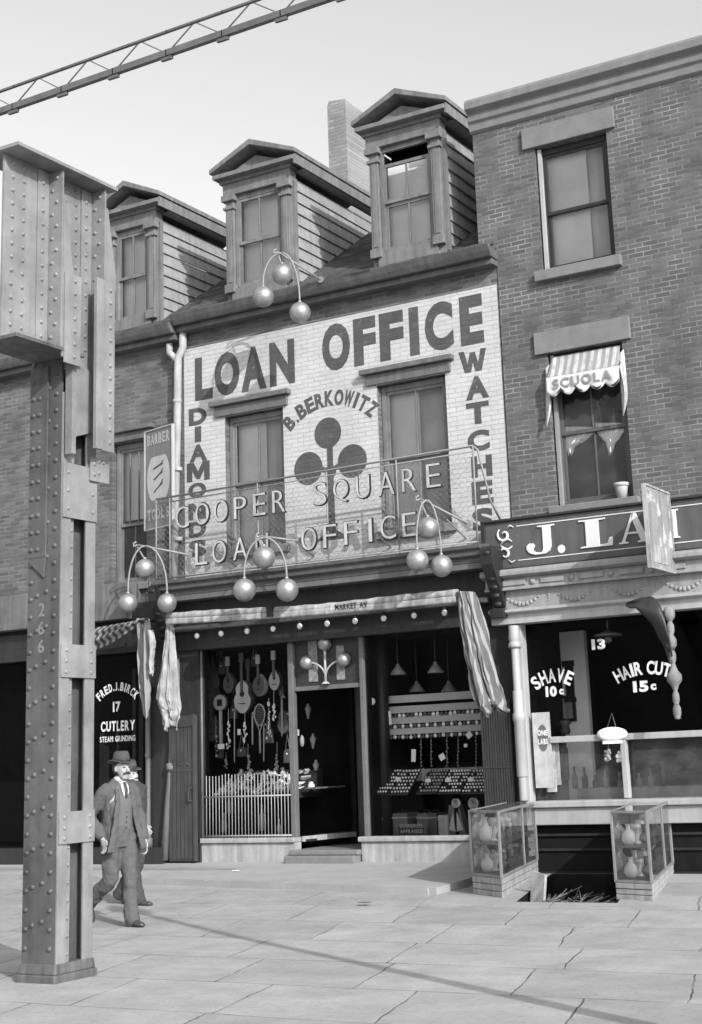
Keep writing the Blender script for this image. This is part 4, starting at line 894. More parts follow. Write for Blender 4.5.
while k < fx1:
    for sg in (1, -1):
        a = k if sg == 1 else k+H_; pts = []
        xa, za, xb, zb = (k, fz0, k+H_, fz0+H_) if sg == 1 else (k, fz0+H_, k+H_, fz0)
        # clip to the fence
        def cl(xa, za, xb, zb):
            out = []
            for lim, s_ in ((fx0, 1), (fx1, -1)):
                if s_*(xa-lim) < 0:
                    if s_*(xb-lim) <= 0: return None
                    t = (lim-xa)/(xb-xa); xa, za = lim, za+(zb-za)*t
                elif s_*(xb-lim) < 0:
                    t = (lim-xa)/(xb-xa); xb, zb = lim, za+(zb-za)*t
            return xa, za, xb, zb
        c = cl(xa, za, xb, zb)
        if c:
            N = max(2, int(abs(c[2]-c[0])/.09)); P_ = []
            for i in range(N+1):
                t = i/N; P_.append((c[0]+(c[2]-c[0])*t+random.uniform(-.005,.005), FY+.004*sg+.012*math.sin(5*(c[0]+t)), c[1]+(c[3]-c[1])*t+random.uniform(-.005,.005)))
            mh.tube(P_, .0017, 4, cap=False)
    k += sp
mh.build('wire_mesh', M['wire'], fe)
rows = [[('C',183,517.5),('O',203,514),('O',221.6,511),('P',240.8,507.8),('E',260,504.5),('R',279.5,501.4),('S',320.5,494),('Q',341.5,491),('U',363.5,487),('A',387,483.6),('R',409.5,480),('E',434,475.6)],
        [('L',202,553.8),('O',220,551.8),('A',241,548.6),('N',262.7,544.5),('O',309.6,539),('F',330.5,536.2),('F',351.5,533),('I',371,530.3),('C',388.8,527.5),('E',410,524.6)]]
for r_ in rows:
    for ch_, u, v in r_:
        c = at(u, v, FY-.03); w = .05 if ch_ == 'I' else .24 if ch_ in 'AQOC' else .21; h = .325
        m_ = MB(); put(m_, ch_, (c.x-w/2, FY-.05, c.z-h/2), (1,0,0), (0,0,1), w, h, .012, -.014); nf = len(m_.f)
        put(m_, ch_, (c.x-w/2-.012, FY-.012, c.z-h/2-.012), (1,0,0), (0,0,1), w+.024, h+.024, .036, -.006)  # larger dark letter behind stands in for shading around the relief
        lo_ = m_.build('letter', M['fence_letter'], fe, recalc=False); lo_.data.materials.append(M['trim_dark'])
        for i_, p_ in enumerate(lo_.data.polygons): p_.material_index = 0 if i_ < nf else 1
# ------------------------------------------------------------------ barber tools sign on the left building
tr = at(171.7, 425, 17.5); tl = atz(145.4, 433, tr.z)
if not 16.6 < tl.y < 18.0: tl = at(145.4, 433, 17.75)
bz = at(171.2, 524, 17.5).z
ts = thing('barber_tools_sign', 'tall framed BARBER TOOLS signboard with painted razors beside the drainpipe', 'sign', ((tl.x+tr.x)/2, (tl.y+tr.y)/2, bz))
ex = (tr-tl); ex.z = 0; W_ = ex.length; ex.normalize(); nv = Vector((ex.y, -ex.x, 0)); Hs = tr.z-bz
def sgn(mb, x0, x1, z0, z1, d0, d1):
    P_ = lambda x, z, d: tl+ex*x+nv*d+Vector((0,0,bz+z-tl.z))
    return mb.hexa([P_(x0,z0,d1),P_(x1,z0,d1),P_(x1,z0,d0),P_(x0,z0,d0),P_(x0,z1,d1),P_(x1,z1,d1),P_(x1,z1,d0),P_(x0,z1,d0)])
sgn(MB(), 0, W_, 0, Hs, -.03, 0).build('panel', gm('sign_blue_grey', .17, .6, .15, 4, streak=.2), ts)
f_ = MB(); sgn(f_, -.02, 0, -.02, Hs+.02, -.04, .015); sgn(f_, W_, W_+.02, -.02, Hs+.02, -.04, .015); sgn(f_, 0, W_, -.02, 0, -.04, .015); sgn(f_, 0, W_, Hs, Hs+.02, -.04, .015); f_.build('frame', M['cream'], ts)
ov = MB(); P0 = lambda x, z, d: tl+ex*x+nv*d+Vector((0,0,bz+z-tl.z))
ov.add([P0(W_/2+W_*.43*math.cos(a)*1.0, Hs*.5+Hs*.24*max(-.93,min(.93,1.18*math.sin(a))), .002) for a in [2*math.pi*i/40 for i in range(40)]], [tuple(range(40))]); ov.build('pale_oval', gm('sign_pale', .42, .7, .12, 6, streak=.15), ts, recalc=False)
tl_ = MB()
for z, a in ((.62, .25), (.52, .45), (.40, .55)):
    c = P0(W_*.5, Hs*z, .004); d = ex*math.cos(a)+Vector((0,0,math.sin(a)))
    tl_.bar(c-d*.12, c+d*.06, .006, .035, up=nv); tl_.bar(c+d*.06, c+d*.14+Vector((0,0,.04)), .006, .022, up=nv); tl_.bar(c+d*.06, c+d*.14-Vector((0,0,.015)), .006, .018, up=nv)
tl_.build('painted_razors', M['trim_dark'], ts)
wr = MB()
for txt, z in (('BARBER', .85), ('TOOLS', .08)):
    n_ = len(txt)
    for i, ch_ in enumerate(txt): put(wr, ch_, P0(W_*.08+i*W_*.86/n_, Hs*z, .003), ex, (0,0,1), W_*.86/n_*.78, .17, .003, .03, nv)
wr.build('sign_lettering', M['cream'], ts, recalc=False)
# ------------------------------------------------------------------ projecting sign over the barber board
tl = at(645, 485, 16.8); tr = atz(669, 501, tl.z)
if not 16.9 < tr.y < 17.72: tr = at(669, 501, 17.66); tr.z = tl.z
bz = at(651, 566, 16.8).z; ex = (tr-tl).normalized(); nv = Vector((ex.y, -ex.x, 0)); W_ = (tr-tl).length; Hs = tl.z-bz
ps = thing('projecting_sign', 'weathered blank-looking projecting board sticking out beside the gilded letter A', 'sign', (tl.x, tl.y, bz))
def worn():
    m = gm('flaking_sign_paint', .24, .8, .25, 5, streak=.3); n = m.node_tree; b = n.nodes['Principled BSDF']; src = b.inputs['Base Color'].links[0].from_socket
    tc = n.nodes['Texture Coordinate']; no = n.nodes.new('ShaderNodeTexNoise'); no.inputs['Scale'].default_value = 4; no.inputs['Detail'].default_value = 9; n.links.new(tc.outputs['Object'], no.inputs['Vector'])
    mr = n.nodes.new('ShaderNodeMapRange'); mr.inputs[1].default_value = .54; mr.inputs[2].default_value = .60; n.links.new(no.outputs['Fac'], mr.inputs[0])
    mx = n.nodes.new('ShaderNodeMix'); mx.data_type = 'RGBA'; mx.inputs[7].default_value = (.42,.42,.42,1); n.links.new(mr.outputs[0], mx.inputs[0]); n.links.new(src, mx.inputs[6]); n.links.new(mx.outputs[2], b.inputs['Base Color']); return m
sgn(MB(), 0, W_, 0, Hs, -.03, 0).build('panel', worn(), ps)
sgn(MB(), .08, W_*.72, .06, Hs*.28, .001, .006).build('pale_label', M['canvas'], ps)
f_ = MB(); sgn(f_, -.025, 0, -.02, Hs+.02, -.04, .012); sgn(f_, W_, W_+.025, -.02, Hs+.02, -.04, .012); sgn(f_, 0, W_, -.02, 0, -.04, .012); sgn(f_, 0, W_, Hs, Hs+.025, -.05, .012); f_.build('frame', M['canvas'], ps)
# ------------------------------------------------------------------ cloth helpers
def cloth(fn, nu, nv_, name, mat, parent=None, loc=None, solid=.006):
    vs = [fn(i/nu, j/nv_) for j in range(nv_+1) for i in range(nu+1)]
    m = MB().add(vs, [(j*(nu+1)+i, j*(nu+1)+i+1, (j+1)*(nu+1)+i+1, (j+1)*(nu+1)+i) for j in range(nv_) for i in range(nu)], True)
    return m.build(name, mat, parent, loc, solid=solid, recalc=False)
def drape(keys, y, folds, amp, name, mat, parent=None, loc=None, ph=0, depth=.5):
    """gathered hanging cloth through pixel keys (uL, uR, v) from top to bottom"""
    P_ = [(at(a, v, y), at(b, v, y)) for a, b, v in keys]
    def fn(s, t):
        f = t*(len(P_)-1); i = min(int(f), len(P_)-2); g_ = f-i
        g_ = g_*g_*(3-2*g_) if False else g_
        L = P_[i][0].lerp(P_[i+1][0], g_); R_ = P_[i][1].lerp(P_[i+1][1], g_)
        w = (R_-L).length; p = L.lerp(R_, s)
        a = folds*2*math.pi*s+ph+.6*math.sin(3*t)
        nz = noise.noise(Vector((s*5+ph, t*7, p.x)))+.5*noise.noise(Vector((s*12, t*17+ph, p.x*2)))
        p.y += -depth*w*math.sin(math.pi*s)+amp*(.4+t)*(math.sin(a+2.2*nz*t)+.4*math.sin(2.3*a+1))+amp*1.1*nz
        p.x += amp*.5*noise.noise(Vector((t*9, s*3, 4.1))); p.z += t*t*(.05*math.sin(a*.5)+.05*nz)
        return p
    return cloth(fn, 90, 60, name, mat, parent, loc)
# rolled awning over the pawn shop window
A, B = at(168, 617, 17.42), at(458, 594, 17.42)
aw = thing('rolled_awning', 'long rolled canvas awning along the front of the pawn shop', 'awning', (A.x, 17.42, A.z))
r_ = MB(); N = 60; ring = []
for i in range(N+1):
    t = i/N; c = A.lerp(B, t); c.z += .012*math.sin(9*t)-.03*math.sin(math.pi*t)
    for k in range(12):
        a = 2*math.pi*k/12; ring.append(c+Vector((0, .055*math.cos(a)*(1+.1*math.sin(i*2.1+k)), .058*math.sin(a)*(1+.08*math.sin(i*1.3)))))
r_.add(ring, [(i*12+k, (i+1)*12+k, (i+1)*12+(k+1)%12, i*12+(k+1)%12) for i in range(N) for k in range(12)]+[tuple(range(12)), tuple(N*12+k for k in range(12))], True)
r_.build('canvas_roll', M['canvas'], aw)
def val(s, t):
    c = A.lerp(B, s); c.z += -.03*math.sin(math.pi*s)-.03; return c+Vector((0, -.058+.006*math.sin(s*160)*t, -.085*t))
cloth(val, 200, 3, 'valance', M['canvas'], aw)
u_ = at(270, 612, 17.35); MB().box(u_.x-.05, u_.x+.05, 17.33, 17.5, u_.z-.075, u_.z+.07).build('strap', M['black'], aw)
a = at(335, 607, 17.35); tx = MB(); line(tx, 'MARKET AV', a.x, a.x+.52, a.z-.045, a.z+.035, 17.355, .003, .02); tx.build('awning_lettering', M['trim_dark'], aw, recalc=False)
for c in (A, B): MB().bar((c.x, 17.45, c.z), (c.x, 17.84, c.z), .03, .03).build('awning_arm', M['iron_thin'], aw)
drape([(168,172,620),(167,175,640),(164,177,662),(160,179,685),(159,180,700),(162,181,710),(165,178,718),(166,176,728)], 17.5, 3.4, .03, 'x', M['canvas'], None, at(170, 724, 17.5))
o = bpy.data.objects['x']; o.name = 'bundled_cloth'; tag(o, 'pale bundled awning cloth hanging beside the drainpipe over the left shutter', 'cloth')
drape([(456,475,592),(459,482,610),(462,488,635),(466,493,660),(470,499,682),(474,506,700),(478,508,708),(484,504,713)], 17.45, 3.3, .045, 'x', M['stripe_fold'], None, at(490, 712, 17.45))
o = bpy.data.objects['x']; o.name = 'bundled_cloth'; tag(o, 'striped bundled awning cloth hanging at the right end of the pawn shop window', 'cloth')
# striped awning on the cutlery shop
A2, B2 = at(60, 634, 17.45), at(150, 618, 17.45)
sw = thing('draped_awning', 'dark striped awning cloth looped up across the top of the cutlery window', 'awning', (A2.x, 17.45, A2.z))
def sw_f(s, t):
    c = A2.lerp(B2, s); top = 0; bot = .42*math.sin(math.pi*min(1, s*1.05))**.8*(1-.55*s)+.03
    z = -bot*t; return c+Vector((0, -.12*math.sin(math.pi*t*.9)+.03*math.sin(t*16+2*s)*math.sin(math.pi*s), z))
cloth(sw_f, 50, 30, 'swag', M['stripe_wide'], sw)
drape([(138,150,619),(139,152,640),(139,152,665),(141,151,690),(145,149,716)], 17.5, 2, .02, 'tail', M['stripe_wide'], sw)
drape([(148,153,630),(149,156,642),(150,155,650),(149,154,662),(150,153,676)], 17.4, 1, .01, 'torn_lining', M['canvas'], sw)
# ------------------------------------------------------------------ row of bulbs
b0 = None
NUMS = ['first', 'second', 'third', 'fourth', 'fifth', 'sixth', 'seventh', 'eighth', 'ninth', 'tenth']
zr = (at(197, 636.6, 17.70).z+at(444.4, 611.5, 17.70).z)/2
for i, u in enumerate((197, 221, 247, 273, 299.6, 327, 355, 383.6, 414, 444.4)):
    x = at(u, 636.6-25*(u-197)/247, 17.70).x
    lab = NUMS[i]+' small white bulb from the left in the row under the rolled awning'
    if b0 is None:
        b0 = thing('light_bulb', lab, 'bulb', (x, 17.70, zr), 'bulbs in a row under the rolled awning')
        MB().lathe([(.004,-.045),(.022,-.04),(.036,-.02),(.040,0),(.034,.022),(.02,.036)], (x,17.70,zr), 14).build('glass_bulb', M['bulb'], b0)
        MB().lathe([(.022,.036),(.026,.04),(.026,.075),(.018,.08)], (x,17.70,zr), 12).build('socket', M['black'], b0); x00 = x
    else:
        c = dup(b0, (x-x00, 0, 0)); c['label'] = lab
bpy.data.objects['lamp_rail'].location.z += zr+.08-3.40
# emblem with three balls on a stem over the door
em = thing('three_ball_emblem', 'three globes on a branching stem in front of the panel over the shop door', 'pawn sign', at(325.6, 684, 17.93))
st = at(325.6, 684, 17.93); k1, k2, k3 = at(324.5, 643.5, 17.93), at(306.5, 662.5, 17.93), at(343.7, 659.5, 17.93)
MB().tube([st, k1-Vector((0,0,.1))], .018, 10).lathe([(.07,0),(.05,.02),(.02,.04)], st, 12).build('stem', M['cream'], em)
for q in (k2, k3):
    pts = [st.lerp(st+Vector((0,0,.32)), 0.2)]+[Vector((st.x+(q.x-st.x)*(1-math.cos(t)), 17.93, st.z+.1+(q.z-st.z-.1)*math.sin(t))) for t in [math.pi/2*i/8 for i in range(9)]]
    MB().tube(pts, .015, 8).build('stem', M['cream'], em)
for q in (k1, k2, k3): MB().sphere(q, .10, 24, 16).build('globe', M['gilt'], em)
# ------------------------------------------------------------------ goods in the left show window
GY = 18.32
def hang(o, label, cat, group=None): return tag(o, label, cat, group)
def stringed(name, label, cat, u, v, rx, rz, vt, top, side, hole=True, waist=None, tilt=0, yy=GY):
    c = at(u, v, yy); zt = at(u, vt, yy).z; t = thing(name, label, cat, (c.x, yy, c.z-rz)); out = []
    n_ = 40
    for i in range(n_):
        a = 2*math.pi*i/n_; x = math.cos(a)*rx; z = math.sin(a)*rz
        if waist:
            zz = z/rz; k_ = 1-.30*math.exp(-((zz-.25)/.28)**2)-(.16 if zz > .4 else 0)*(zz-.4)/.6; x *= k_
        elif z > 0: x *= (1-.62*(z/rz)**1.6) if not waist else 1
        out.append((c.x+x, yy-.035, c.z+z))
    MB().prism(out, (0,.09,0)).build('body', side, t, bevel=.006)
    MB().add([(p[0]*.97+c.x*.03, yy-.0365, p[2]*.97+c.z*.03) for p in out], [tuple(range(n_))]).build('soundboard', top, t, recalc=False)
    nk = MB().box(c.x-.022, c.x+.022, yy-.055, yy-.037, c.z+rz*.35, zt); nk.build('neck', M['varnish_dk'], t, bevel=.004)
    MB().box(c.x-.038, c.x+.038, yy-.06, yy-.03, zt, zt+.14).build('headstock', M['varnish'] if name == 'mandolin' else M['varnish_dk'], t, bevel=.006)
    if hole:
        m_ = MB(); disc(m_, Vector((c.x,0,c.z+rz*.18)), rx*.27, yy-.038, 20); m_.build('sound_hole', M['black'], t, recalc=False)
    MB().box(c.x-rx*.35, c.x+rx*.35, yy-.05, yy-.037, c.z-rz*.42, c.z-rz*.37).build('bridge', M['black'], t)
    MB().tube([(c.x,yy,zt+.14),(c.x,yy,3.28)], .003, 4).build('cord', M['black'], t)
    return t
gt_ = stringed('guitar', 'light wooden guitar hanging in the middle of the barred window', 'guitar', 243.5, 697, .165, .245, 662, M['varnish'], M['varnish_dk'], True, True)
stringed('mandolin', 'pale teardrop mandolin hanging beside the post at the door side of the window', 'mandolin', 275.5, 680, .10, .155, 660, M['skin_drum'], M['varnish_dk'])
stringed('mandolin', 'dark mandolin with a pale rim and white label between guitar and pale mandolin', 'mandolin', 260, 685, .115, .165, 664, M['varnish_dk'], M['varnish'])
stringed('mandolin', 'small brown mandolin hanging above the banjo drum', 'mandolin', 229.5, 683, .10, .155, 666, gm('brown_varnish', .11, .4, .2, 6, streak=.2), M['varnish_dk'], yy=18.42)
c = at(220.6, 702.7, GY); bj = thing('banjo', 'round-headed banjo hanging neck down at the left of the guitar', 'banjo', (c.x, GY, c.z-.75))
MB().lathe([(.115,-.03),(.115,.03)], c, 30, 'y').build('drum_head', M['skin_drum'], bj)
MB().lathe([(.117,-.02),(.126,-.015),(.126,.04),(.117,.045)], c, 30, 'y').build('hoop', M['varnish_dk'], bj)
MB().box(c.x-.02, c.x+.02, GY-.02, GY+.02, c.z-.68, c.z-.12).build('neck', M['varnish'], bj, bevel=.004)
MB().box(c.x-.035, c.x+.035, GY-.02, GY+.02, c.z-.82, c.z-.68).build('headstock', M['varnish_dk'], bj, bevel=.004)
MB().box(c.x-.04, c.x+.05, GY-.037, GY-.032, c.z-.05, c.z+.05).build('printed_mark', M['black'], bj)
c = at(259.5, 715, 18.2); tn = thing('tennis_racquet', 'tennis racquet hanging head up right of the guitar', 'racquet', (c.x, 18.2, c.z-.55))
pts = [(c.x+.095*math.cos(a)*(1-.25*max(0,-math.sin(a))), 18.2, c.z+.155*math.sin(a)) for a in [-math.pi/2+2*math.pi*i/36 for i in range(37)]]
MB().tube(pts, .011, 8).tube([(c.x-.05,18.2,c.z-.125),(c.x,18.2,c.z-.24),(c.x+.05,18.2,c.z-.125)], .010, 8).build('frame', M['cream'], tn)
ss = MB()
for i in range(-4, 5): ss.tube([(c.x+i*.02,18.2,c.z-.13),(c.x+i*.02,18.2,c.z+.14)], .0016, 4).tube([(c.x-.085,18.2,c.z+i*.03),(c.x+.085,18.2,c.z+i*.03)], .0016, 4)
ss.build('strings', M['skin_drum'], tn); MB().tube([(c.x,18.2,c.z-.23),(c.x,18.2,c.z-.33)], .012, 8).build('throat', M['varnish'], tn); MB().tube([(c.x,18.2,c.z-.33),(c.x,18.2,c.z-.55)], .016, 8).build('handle', M['cream'], tn)
def card(name, label, u, v, w, h, y, rot=0, mat=None, cat='price tag', group='white price tags'):
    c = at(u, v, y); ca, sa = math.cos(rot), math.sin(rot); P_ = []
    for yy in (y, y+.004):
        for a, b in ((-1,-1),(1,-1),(1,1),(-1,1)): P_.append((c.x+ca*a*w/2-sa*b*h/2, yy, c.z+sa*a*w/2+ca*b*h/2))
    o = MB().hexa(P_).build(name, mat or M['paper'], None, (c.x, y, c.z-h/2)); return tag(o, label, cat, group)
card('price_tag', 'wide white price tag hanging below the banjo', 221, 746.5, .12, .075, 18.15)
card('price_tag', 'small upright white tag just below the guitar body', 239, 732, .055, .085, 18.15)
card('price_tag', 'white tag on the glass beside the post left of the doorway', 297, 732.6, .07, .085, 18.08)
card('price_tag', 'tiny white tag above the racquet head at its right', 268.4, 704, .04, .06, 18.2, .1)
card('price_tag', 'tilted square tag in the middle of the dark right window', 442, 757, .085, .085, 18.2, .5)
card('price_tag', 'tilted square tag near the right end of the lowest watch row', 469, 735, .085, .08, 18.3, .6)
card('price_tag', 'small tag right of the tilted tag under the lowest watch row', 465.5, 745.5, .05, .045, 18.3, .1)
card('price_tag', 'small square tag beside the white upright frames', 381, 723, .06, .05, 18.3, -.1)
card('price_tag', 'white half of the two-tone card on the dark iron column', 413.5, 755.5, .07, .17, 18.2, -.06)
card('frame_card', 'left white bordered card beside the doorway side of the right window', 369.5, 718, .035, .19, 18.3, .06, M['paper'], 'card', 'upright white cards')
card('frame_card', 'right white bordered card beside the doorway side of the right window', 374.5, 718, .035, .19, 18.3, -.06, M['paper'], 'card', 'upright white cards')
card('frame_card', 'upright white card just left of the iron column', 390, 718, .04, .19, 18.3, .05, M['paper'], 'card', 'upright white cards')
c = at(372, 701.5, 18.1); tag(MB().lathe([(.05,-.01),(.05,.01),(.03,.02)], c, 24, 'y').build('white_disc', M['porcelain'], None, c), 'round white disc in the upper corner of the right window', 'disc')
# dangling canes, chains and a coat
for u, v0, v1, w, lab, mt in ((234.5,712,763,.010,'thin cane hanging left of the small upright tag',M['varnish']),(263.8,728,762,.010,'thin cane hanging right of the racquet handle',M['varnish']),(252.5,716,745,.014,'short pale umbrella hanging left of the racquet',M['varnish']),(282,700,737,.016,'dull metal flute hanging near the post',M['leather_lt'])):
    a, b = at(u, v0, 18.25), at(u, v1, 18.25)
    tag(MB().tube([a, a.lerp(b, .95), b], [w, w*.8, w*.3], 8).tube([a+Vector((0,0,0)), a+Vector((0,0,.04)), a+Vector((.03,0,.06)), a+Vector((.05,0,.03))], w*.8, 6).build('cane', mt, None, b), lab, 'cane')
for u, v0, v1, lab in ((228.5,722,748,'bunch of bright silver chains hanging right of the banjo neck'),(245,722,742,'bunch of silver trinkets hanging under the guitar'),(269,712,738,'string of silver charms hanging right of the racquet head'),(274,705,720,'pale dangling ornament under the pale mandolin')):
    m_ = MB(); a, b = at(u, v0, 18.22), at(u, v1, 18.22)
    for i in range(16):
        t = i/15; p_ = a.lerp(b, t)+Vector((random.uniform(-.03,.03)*(t+.2), random.uniform(-.02,.02), 0)); m_.sphere(p_, random.uniform(.008,.016), 8, 6, (1,1,1.6))
    m_.tube([a+Vector((0,0,.2)), b], .003, 4); tag(m_.build('silver_chain', M['bright'], None, b), lab, 'chain')
drape([(208,213,650),(204,216,665),(203,218,690),(204,219,706)], 18.45, 3, .03, 'x', gm('dim_wool', .05, .95, .3, 8), None, at(211, 706, 18.45))
o = bpy.data.objects['x']; o.name = 'hanging_coat'; tag(o, 'dark coat hanging in the left corner of the barred window', 'coat')
for u, v, yy, lab in ((250, 694, 18.5, 'dark violin hanging in the gloom behind the guitar and the dark mandolin'), (213, 730, 18.42, 'dark violin hanging at the left edge of the barred window under the coat'), (284, 722, 18.45, 'dark violin hanging low beside the post in the barred window')):
    stringed('violin', lab, 'violin', u, v, .10, .17, v-26, gm('violin_varnish', .10, .35, .3, 6, streak=.2), M['varnish_dk'], False, True, yy=yy)
for i, (u, v0, v1, lab) in enumerate(((216,716,756,'thin riding whip hanging below the coat'),(226,752,768,'small brass bell hanging low under the banjo'),(248,744,768,'pair of spurs hanging above the heap of trinkets'),(277,742,768,'bunch of keys hanging low near the post'),(289,690,714,'tobacco pipe hanging at the top right by the post'),(206,722,744,'leather strap hanging beside the folded shutter'))):
    a, b = at(u, v0, 18.3), at(u, v1, 18.3); m_ = MB().tube([a, b], .005, 5)
    for k in range(5): m_.sphere(b.lerp(a, k*.12)+Vector((random.uniform(-.03,.03),0,0)), random.uniform(.012,.028), 8, 6)
    tag(m_.build('hanging_trinket', (M['leather_lt'], M['canvas'])[i % 2], None, b), lab, 'trinket')
for i, (u, lab) in enumerate(((421,'first from the iron column'),(431,'second from the iron column'),(447,'third from the iron column'),(458,'fourth from the iron column'),(476,'nearest the ribbed shutter'))):
    a, b = at(u, 737, 18.5), at(u, 766, 18.5); m_ = MB().tube([a, b], .004, 5)
    for k in range(9): m_.sphere(a.lerp(b, k/8)+Vector((random.uniform(-.012,.012),0,0)), .012, 6, 5)
    tag(m_.build('necklace', M['leather_lt'], None, b), 'dim beaded necklace hanging under the watch rows, '+lab, 'necklace', 'necklaces under the watch display')
for i, (u, v, yy, lab) in enumerate(((313,742,18.75,'dim horn hanging deep in the side window'),(316,768,18.8,'dim small clock hanging low in the side window'),(308,712,18.6,'bunch of pliers hanging at the top of the side window'))):
    c = at(u, v, yy); tag(MB().lathe([(.015,-.1),(.03,-.02),(.05,.05),(.02,.09),(.02,.12)], c, 12).build('hanging_ware', M['leather_lt'], None, c), lab, 'ware')
for u, v, yy, w, h, lab in ((209,712,18.5,.09,.12,'dark leather bag hanging behind the folded shutter'),(233,712,18.55,.07,.10,'small dark leather case hanging behind the banjo'),(254,660,18.5,.06,.09,'small dark leather pouch hanging high between the two dark mandolins'),(268,735,18.5,.07,.12,'leather holster hanging right of the racquet handle'),(221,668,18.55,.06,.1,'dim leather purse hanging high beside the coat'),(287,756,18.5,.07,.1,'leather case hanging low by the post above the heap'),(241,752,18.5,.08,.07,'dark leather case hanging low above the middle of the heap')):
    c = at(u, v, yy); t = thing('leather_case', lab, 'case', (c.x, yy, c.z-h))
    MB().prism([(c.x-w,yy,c.z-h),(c.x+w,yy,c.z-h),(c.x+w*.9,yy,c.z+h*.7),(c.x+w*.4,yy,c.z+h),(c.x-w*.4,yy,c.z+h),(c.x-w*.9,yy,c.z+h*.7)], (0,.06,0)).build('case_body', M['leather'], t, bevel=.01)
    MB().tube([(c.x-w*.5,yy+.02,c.z+h),(c.x,yy+.02,c.z+h+.22),(c.x+w*.5,yy+.02,c.z+h)], .006, 5).build('strap', M['leather_lt'], t); MB().sphere((c.x,yy-.004,c.z+h*.3), .014, 8, 6).build('clasp', M['bright'], t)
# heap of small bright goods on the sloping stand behind the bars
sd = MB().hexa([(-13.46,18.10,1.10),(-12.0,18.10,1.10),(-12.0,18.85,1.10),(-13.46,18.85,1.10),(-13.46,18.10,1.16),(-12.0,18.10,1.16),(-12.0,18.85,1.50),(-13.46,18.85,1.50)])
tag(sd.build('display_stand', M['dark'], None, (-12.7,18.4,1.1)), 'sloping stand covered with trinkets behind the window bars', 'stand')
kinds = []
for kk in range(4):
    m_ = MB()
    if kk == 0: m_.tube([(-.07,0,0),(.03,0,0),(.08,0,.005)], [.010,.008,.003], 6)
    if kk == 1: m_.lathe([(.03,-.008),(.03,.008),(.02,.012)], (0,0,.01), 14)
    if kk == 2: m_.box(-.05, .05, -.02, .02, 0, .018)
    if kk == 3: m_.lathe([(.022,0),(.026,.03),(.012,.05),(.02,.07)], (0,0,0), 12)
    o = m_.build('trinket', [M['bright'], M['silver'], M['cream'], M['silver']][kk], None, (0,0,0))
    tag(o, 'small bright trinket in the crowded heap on the sloping stand behind the bars', 'trinket', 'trinkets heaped behind the window bars'); kinds.append(o)
kn = 0
for i in range(130):
    o = kinds[i] if i < 4 else kinds[i % 4].copy()
    if i >= 4: COL.objects.link(o)
    x = -13.42+1.4*random.random(); yy = 18.12+.62*random.random()**1.8
    if i % 4 == 1: yy = 18.14+.3*random.random()
    o.scale = (1.5,)*3; o.location = (x, yy, 1.17+(yy-18.1)*.453+.012); o.rotation_euler = (.42+random.uniform(-.2,.4), random.uniform(-.3,.3), random.uniform(0, 6.28))
for u, v, s_, lab in ((262, 822, 1.0, 'pale stoneware bottle standing behind the right half of the window bars'), (279, 829, .6, 'small white jug low behind the bars near the doorway post'), (230, 806, .9, 'pale bric-a-brac figure behind the left half of the bars'), (224, 826, .8, 'squat vase low behind the left half of the bars')):
    c = at(u, v, 18.3); tag(MB().lathe([(.05*s_,-.12*s_),(.06*s_,0),(.05*s_,.07*s_),(.02*s_,.14*s_),(.02*s_,.22*s_),(.026*s_,.24*s_)], c, 14).build('bottle', M['cream'] if v != 806 else M['canvas'], None, c-Vector((0,0,.12*s_))), lab, 'bottle', 'bottles and vases behind the bars')
# goods in the slanting side window by the door
c = at(302, 741, 18.35); tag(MB().sphere(c, .05, 16, 10, (.7,.7,1.7)).build('hanging_shoe', M['leather_lt'], None, c), 'pale slipper hanging in the side window beside the doorway', 'slipper')
for i, (u, v) in enumerate(((303,787),(307,790),(311,786))):
    c = at(u, v, 18.5); o = MB().lathe([(.05,-.04),(.055,.01),(.03,.05),(.035,.06)], c, 12).build('jug', M['bright'], None, c); tag(o, ['left', 'middle', 'right'][i]+' small jug on the shelf of the side window by the door', 'jug', 'jugs in the side window')
MB().box(-11.9, -11.7, 18.2, 19.0, 1.22, 1.24).build('side_shelf', M['trim'], pawn)
